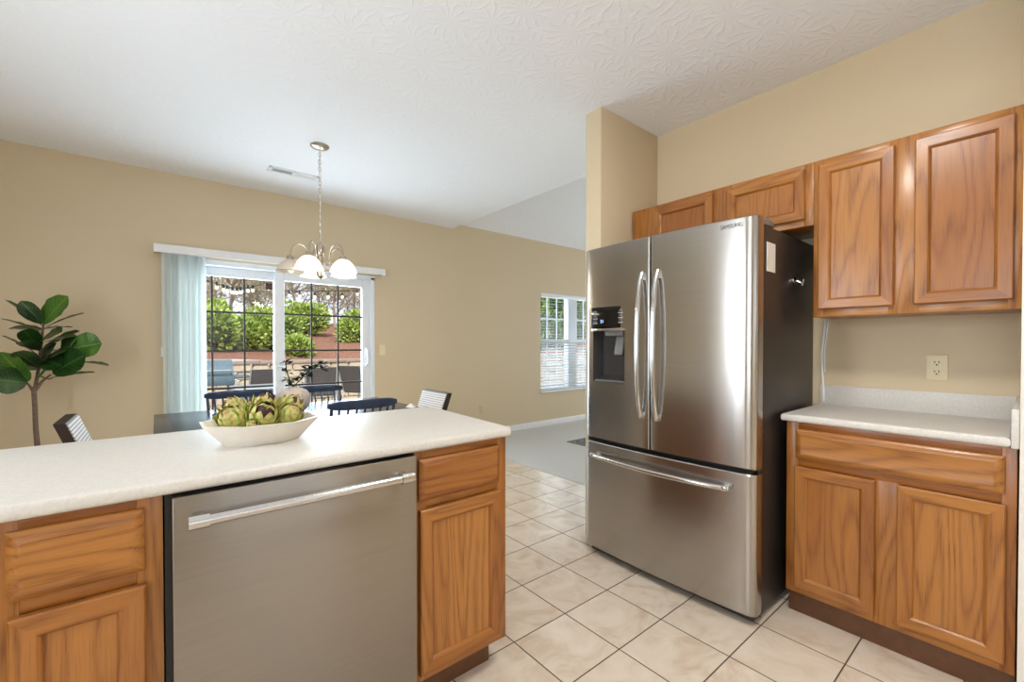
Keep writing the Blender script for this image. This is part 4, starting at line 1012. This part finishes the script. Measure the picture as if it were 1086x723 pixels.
def shrub(label, x, y, rx, ry, rz, n, seed, mat='juniper', name='juniper_shrub', group='shrubs on the mulch slope', z=None, leaf=(0.11, 0.028)):
    rnd = random.Random(seed); zb = gz(x, y)-0.1 if z is None else z
    t = thing(name, label, 'shrub', (x, y, zb), 0, group)
    lob = [(rnd.uniform(-0.55, 0.55)*rx, rnd.uniform(-0.5, 0.3)*ry, rnd.uniform(0.3, 0.95)*rz, rnd.uniform(0.35, 0.6)) for _ in range(14)]
    m = MB()
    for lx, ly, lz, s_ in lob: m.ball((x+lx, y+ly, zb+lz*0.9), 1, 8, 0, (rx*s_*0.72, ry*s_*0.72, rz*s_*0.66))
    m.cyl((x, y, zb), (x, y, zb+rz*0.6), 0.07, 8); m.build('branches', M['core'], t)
    m = MB()
    for k in range(n):
        lx, ly, lz, s_ = rnd.choice(lob)
        d = Vector((rnd.gauss(0, 1), rnd.gauss(-0.3, 1), rnd.gauss(0.35, 1))).normalized()
        p = Vector((x+lx+d.x*rx*s_*0.9, y+ly+d.y*ry*s_*0.9, zb+lz*0.9+d.z*rz*s_*0.85))
        dr = (Vector((d.x, d.y, d.z*0.6+0.35))+Vector((rnd.gauss(0, .4), rnd.gauss(0, .4), rnd.gauss(0, .3)))).normalized()
        sd = dr.cross(Vector((rnd.gauss(0, 1), rnd.gauss(0, 1), rnd.gauss(0, 1)))).normalized(); L = leaf[0]*rnd.uniform(0.6, 1.4); wd = leaf[1]*rnd.uniform(0.7, 1.3)
        m.add([p-sd*wd*0.3, p+sd*wd*0.3, p+dr*L*0.6+sd*wd, p+dr*L, p+dr*L*0.6-sd*wd], [(0, 1, 2, 3, 4)], 0, None, False)
    m.build('foliage', M[mat], t, recalc=False)
shrub('wide lime-green juniper seen through the left half of the patio door, nearest the blinds', 0.8, 11.7, 0.8, 0.7, 0.95, 6500, 1)
shrub('lime-green juniper behind the left patio-door glass, beside the centre stile', 2.0, 11.9, 0.78, 0.7, 0.88, 6500, 2)
shrub('small juniper low on the slope just right of the door centre stile', 2.55, 11.0, 0.34, 0.3, 0.42, 2000, 3)
shrub('juniper high on the slope seen through the middle of the right door glass', 3.4, 14.0, 0.72, 0.6, 0.8, 5000, 4)
shrub('juniper at the right edge of the patio-door view, beside the mulch path', 4.75, 12.8, 0.72, 0.6, 0.72, 5000, 5)
shrub('juniper farther left on the slope, hidden behind the vertical blinds', -1.4, 11.8, 0.9, 0.7, 0.9, 3000, 6)
for i, (x, y, rz_) in enumerate([(10.0, 11.5, 2.2), (11.6, 12.2, 2.5), (13.4, 12.8, 2.5)]):
    shrub(['tall leafy green shrub at the left of the living room window view', 'tall leafy green shrub in the middle of the living room window view', 'tall leafy green shrub behind the living room window, toward the fridge'][i], x, y, 1.0, 0.9, rz_, 4200, 20+i, 'hedge', 'leafy_shrub', 'shrubs outside the living room window', 0.85, (0.12, 0.06))
# bare spring trees
def tree(label, x, y, hgt, seed, nleaf):
    rnd = random.Random(seed); zb = gz(x, y)-0.1; t = thing('bare_tree', label, 'tree', (x, y, zb), 0, 'bare trees on the hill'); wood = MB(); tips = []
    def grow(p, d, L, r, lev):
        segs = 3; pts = [p]; q = p; dd = d
        for k in range(segs):
            dd = (dd+Vector((rnd.gauss(0, .16), rnd.gauss(0, .16), rnd.gauss(0.04, .1)))).normalized(); q = q+dd*(L/segs); pts.append(q)
        wood.tube(pts, [r*(1-0.45*k/segs) for k in range(segs+1)], 5 if lev < 2 else 3, 0)
        if lev >= 5: tips.append((q, dd)); return
        for k in range(3 if lev else 7):
            w = pts[rnd.choice((1, 2, 3))] if lev else pts[rnd.choice((1, 2, 3))]
            nd = (dd*0.55+Vector((rnd.gauss(0, .75), rnd.gauss(0, .75), rnd.uniform(-0.05, 0.7)))).normalized()
            grow(w, nd, L*rnd.uniform(0.55, 0.78), r*0.58, lev+1)
        tips.append((q, dd))
    grow(Vector((x, y, zb)), Vector((0, 0, 1)), hgt*0.42, hgt*0.013, 0)
    wood.build('trunk_and_branches', M['tree_bark'], t)
    m = MB()
    for k in range(nleaf):
        q, dd = rnd.choice(tips); p = q+Vector((rnd.gauss(0, .2), rnd.gauss(0, .2), rnd.gauss(0, .2)))
        a = Vector((rnd.gauss(0, 1), rnd.gauss(0, 1), rnd.gauss(0, 1))).normalized()*0.05; b = a.cross(Vector((rnd.gauss(0, 1), rnd.gauss(0, 1), 1))).normalized()*0.03
        m.add([p-a, p+b, p+a, p-b], [(0, 1, 2, 3)], 0, None, False)
    m.build('sparse_leaves', M['spring_leaf'], t, recalc=False)
TL = ['bare spring tree on the hill behind the blinds', 'bare tree on the hill, leftmost in the clear door glass', 'bare tree on the hill between the two left junipers', 'bare tree on the hill left of the door centre stile', 'bare tree on the hill just right of the door centre stile', 'bare tree on the hill above the mulch path', 'bare tree on the hill right of the mulch path', 'bare tree on the hill at the right edge of the door view', 'bare tree on the hill outside between door and window', 'bare tree on the hill behind the living room window shrubs']
TL += ['small bare sapling on the hill top, far left in the door view', 'small bare sapling on the hill top behind the left juniper', 'small bare sapling on the hill top behind the centre stile', 'small bare sapling on the hill top behind the middle juniper', 'small bare sapling on the hill top at the end of the mulch path', 'small bare sapling on the hill top behind the right juniper']
for i, (x, y, hh) in enumerate([(-0.6, 16.5, 4.2), (1.15, 15.6, 4.0), (2.0, 17.4, 4.6), (3.0, 16.2, 4.2), (4.2, 17.5, 4.6), (5.1, 16.4, 4.0), (6.1, 17.6, 4.6), (6.9, 16.2, 4.2), (10, 17, 5), (14, 16, 5), (0.75, 18.5, 3.0), (1.75, 19.5, 3.2), (3.2, 19.5, 3.2), (4.3, 20, 3.2), (5.7, 20.5, 3.4), (6.8, 19.5, 3.2)]): tree(TL[i], x, y, hh, 40+i, 1500)
# patio furniture
def patio_chair(label, x, y, rz):
    t = thing('patio_chair', label, 'chair', (x, y, PZ), rz, 'dark sling chairs on the patio')   # local faces +y
    m = MB(); m.add([(-0.24, -0.3, 0.92), (0.24, -0.3, 0.92), (0.24, -0.12, 0.42), (-0.24, -0.12, 0.42), (-0.24, -0.285, 0.925), (0.24, -0.285, 0.925), (0.24, -0.105, 0.425), (-0.24, -0.105, 0.425)], [(0, 1, 2, 3), (7, 6, 5, 4), (0, 4, 5, 1), (1, 5, 6, 2), (2, 6, 7, 3), (3, 7, 4, 0)], 0, None, False); m.build('sling_back', M['sling'], t, True)
    m = MB(); m.box(-0.24, 0.24, -0.11, 0.36, 0.4, 0.418, 0.005); m.build('sling_seat', M['sling'], t, True)
    for sx in (-1, 1):
        m = MB(); s_ = sx*0.255
        m.tube([(s_, -0.305, 0.93), (s_, -0.115, 0.42), (s_, 0.37, 0.41)], 0.013, 8); m.build('side_frame', M['patio_metal'], t, True)
        m = MB(); m.tube([(s_, 0.3, 0.0), (s_, 0.34, 0.6), (s_, 0.28, 0.64), (s_, -0.19, 0.64)], 0.012, 8); m.build('arm', M['patio_metal'], t, True)
        m = MB(); m.tube([(s_, -0.33, 0.0), (s_, -0.1, 0.4)], 0.012, 8); m.build('leg', M['patio_metal'], t, True)
    return t
patio_chair('dark sling patio chair seen left of the door centre stile', 1.4, 8.3, 0.1)
patio_chair('dark sling patio chair behind the leaning vase branch', 2.3, 8.3, -0.15)
patio_chair('dark sling patio chair turned sideways at the right edge of the door view', 3.05, 8.4, -1.0)
GRL = thing('patio_grill', 'blue-grey grill with a side shelf on the patio, near the blinds', 'grill', (0.72, 8.4, PZ))
m = MB(); pts = [(0.25*math.cos(PI*k/10), 0.24*math.sin(PI*k/10)) for k in range(11)]
vs = [(xx, 8.4+a, 0.74+b) for xx in (0.5, 0.96) for a, b in pts]; n = 11
m.add(vs, [(k, k+1, n+k+1, n+k) for k in range(n-1)]+[tuple(range(n))[::-1], tuple(n+k for k in range(n)), (0, n, 2*n-1, n-1)]); m.build('hood', M['grill'], GRL)
m = MB(); m.box(0.48, 0.98, 8.15, 8.65, 0.58, 0.74, 0.02); m.build('firebox', M['grill'], GRL)
m = MB(); m.box(0.98, 1.22, 8.2, 8.6, 0.68, 0.72, 0.01); m.build('side_shelf', M['grill'], GRL)
for xx in (0.52, 0.94):
    for yy in (8.2, 8.6): m = MB(); m.box(xx-0.02, xx+0.02, yy-0.02, yy+0.02, PZ, 0.58, 0.004); m.build('leg', M['grill'], GRL)
m = MB(); m.tube([(0.54, 8.16, 0.8), (0.54, 8.1, 0.82), (0.92, 8.1, 0.82), (0.92, 8.16, 0.8)], 0.012, 8); m.build('handle', M['patio_metal'], GRL)
mb = MB(); 
PTB = thing('patio_table', 'pale metal patio table between the grill and the sling chairs', 'table', (1.3, 7.4, PZ))
m = MB(); m.box(0.85, 1.6, 7.0, 7.75, 0.585, 0.61, 0.01); m.build('tabletop', M['patio_metal'], PTB)
for xx in (0.9, 1.55):
    for yy in (7.05, 7.7): m = MB(); m.cyl((xx, yy, PZ), (xx, yy, 0.586), 0.015, 10); m.build('leg', M['patio_metal'], PTB)
def string_lights(label, pts, bulbs, y, anchor, left):
    t = thing('string_lights', label, 'string lights', tuple(at_y(*pts[0], y)), 0, 'string lights over the patio')
    m = MB(); m.tube(([anchor] if left else [])+[at_y(u, v, y) for u, v in pts]+([] if left else [anchor]), 0.007, 5); m.build('wire', M['wire'], t)
    for u, v in bulbs:
        p = at_y(u, v, y); m = MB(); m.cyl((p.x, p.y, p.z+0.1), (p.x, p.y, p.z+0.03), 0.014, 8); m.build('socket', M['wire'], t)
        m = MB(); m.ball((p.x, p.y, p.z), 0.026, 10, 0, (1, 1, 1.2)); m.build('bulb', M['outdoor_bulb'], t)
string_lights('string of glowing bulbs sagging across the left door glass', [(170, 285), (215, 296), (231, 301), (241, 304), (252, 306), (264, 305), (278, 301), (290, 298), (300, 294)],
              [(230, 305), (237, 307.5), (241, 308.5), (246.5, 310), (251, 310.5), (255, 310), (258.5, 309.5), (263, 308.5), (268, 308), (285, 306)], 9.0, Vector((-0.6, BY+0.152, 2.5)), True)
string_lights('string of glowing bulbs across the top of the right door glass', [(296, 308), (318, 308.5), (334, 308.6), (348, 308.6), (364, 308.4), (378, 308), (396, 306)],
              [(307, 313.5), (318, 314), (334, 315), (348, 315), (363, 315), (379, 312)], 9.3, Vector((3.4, BY+0.152, 2.5)), False)
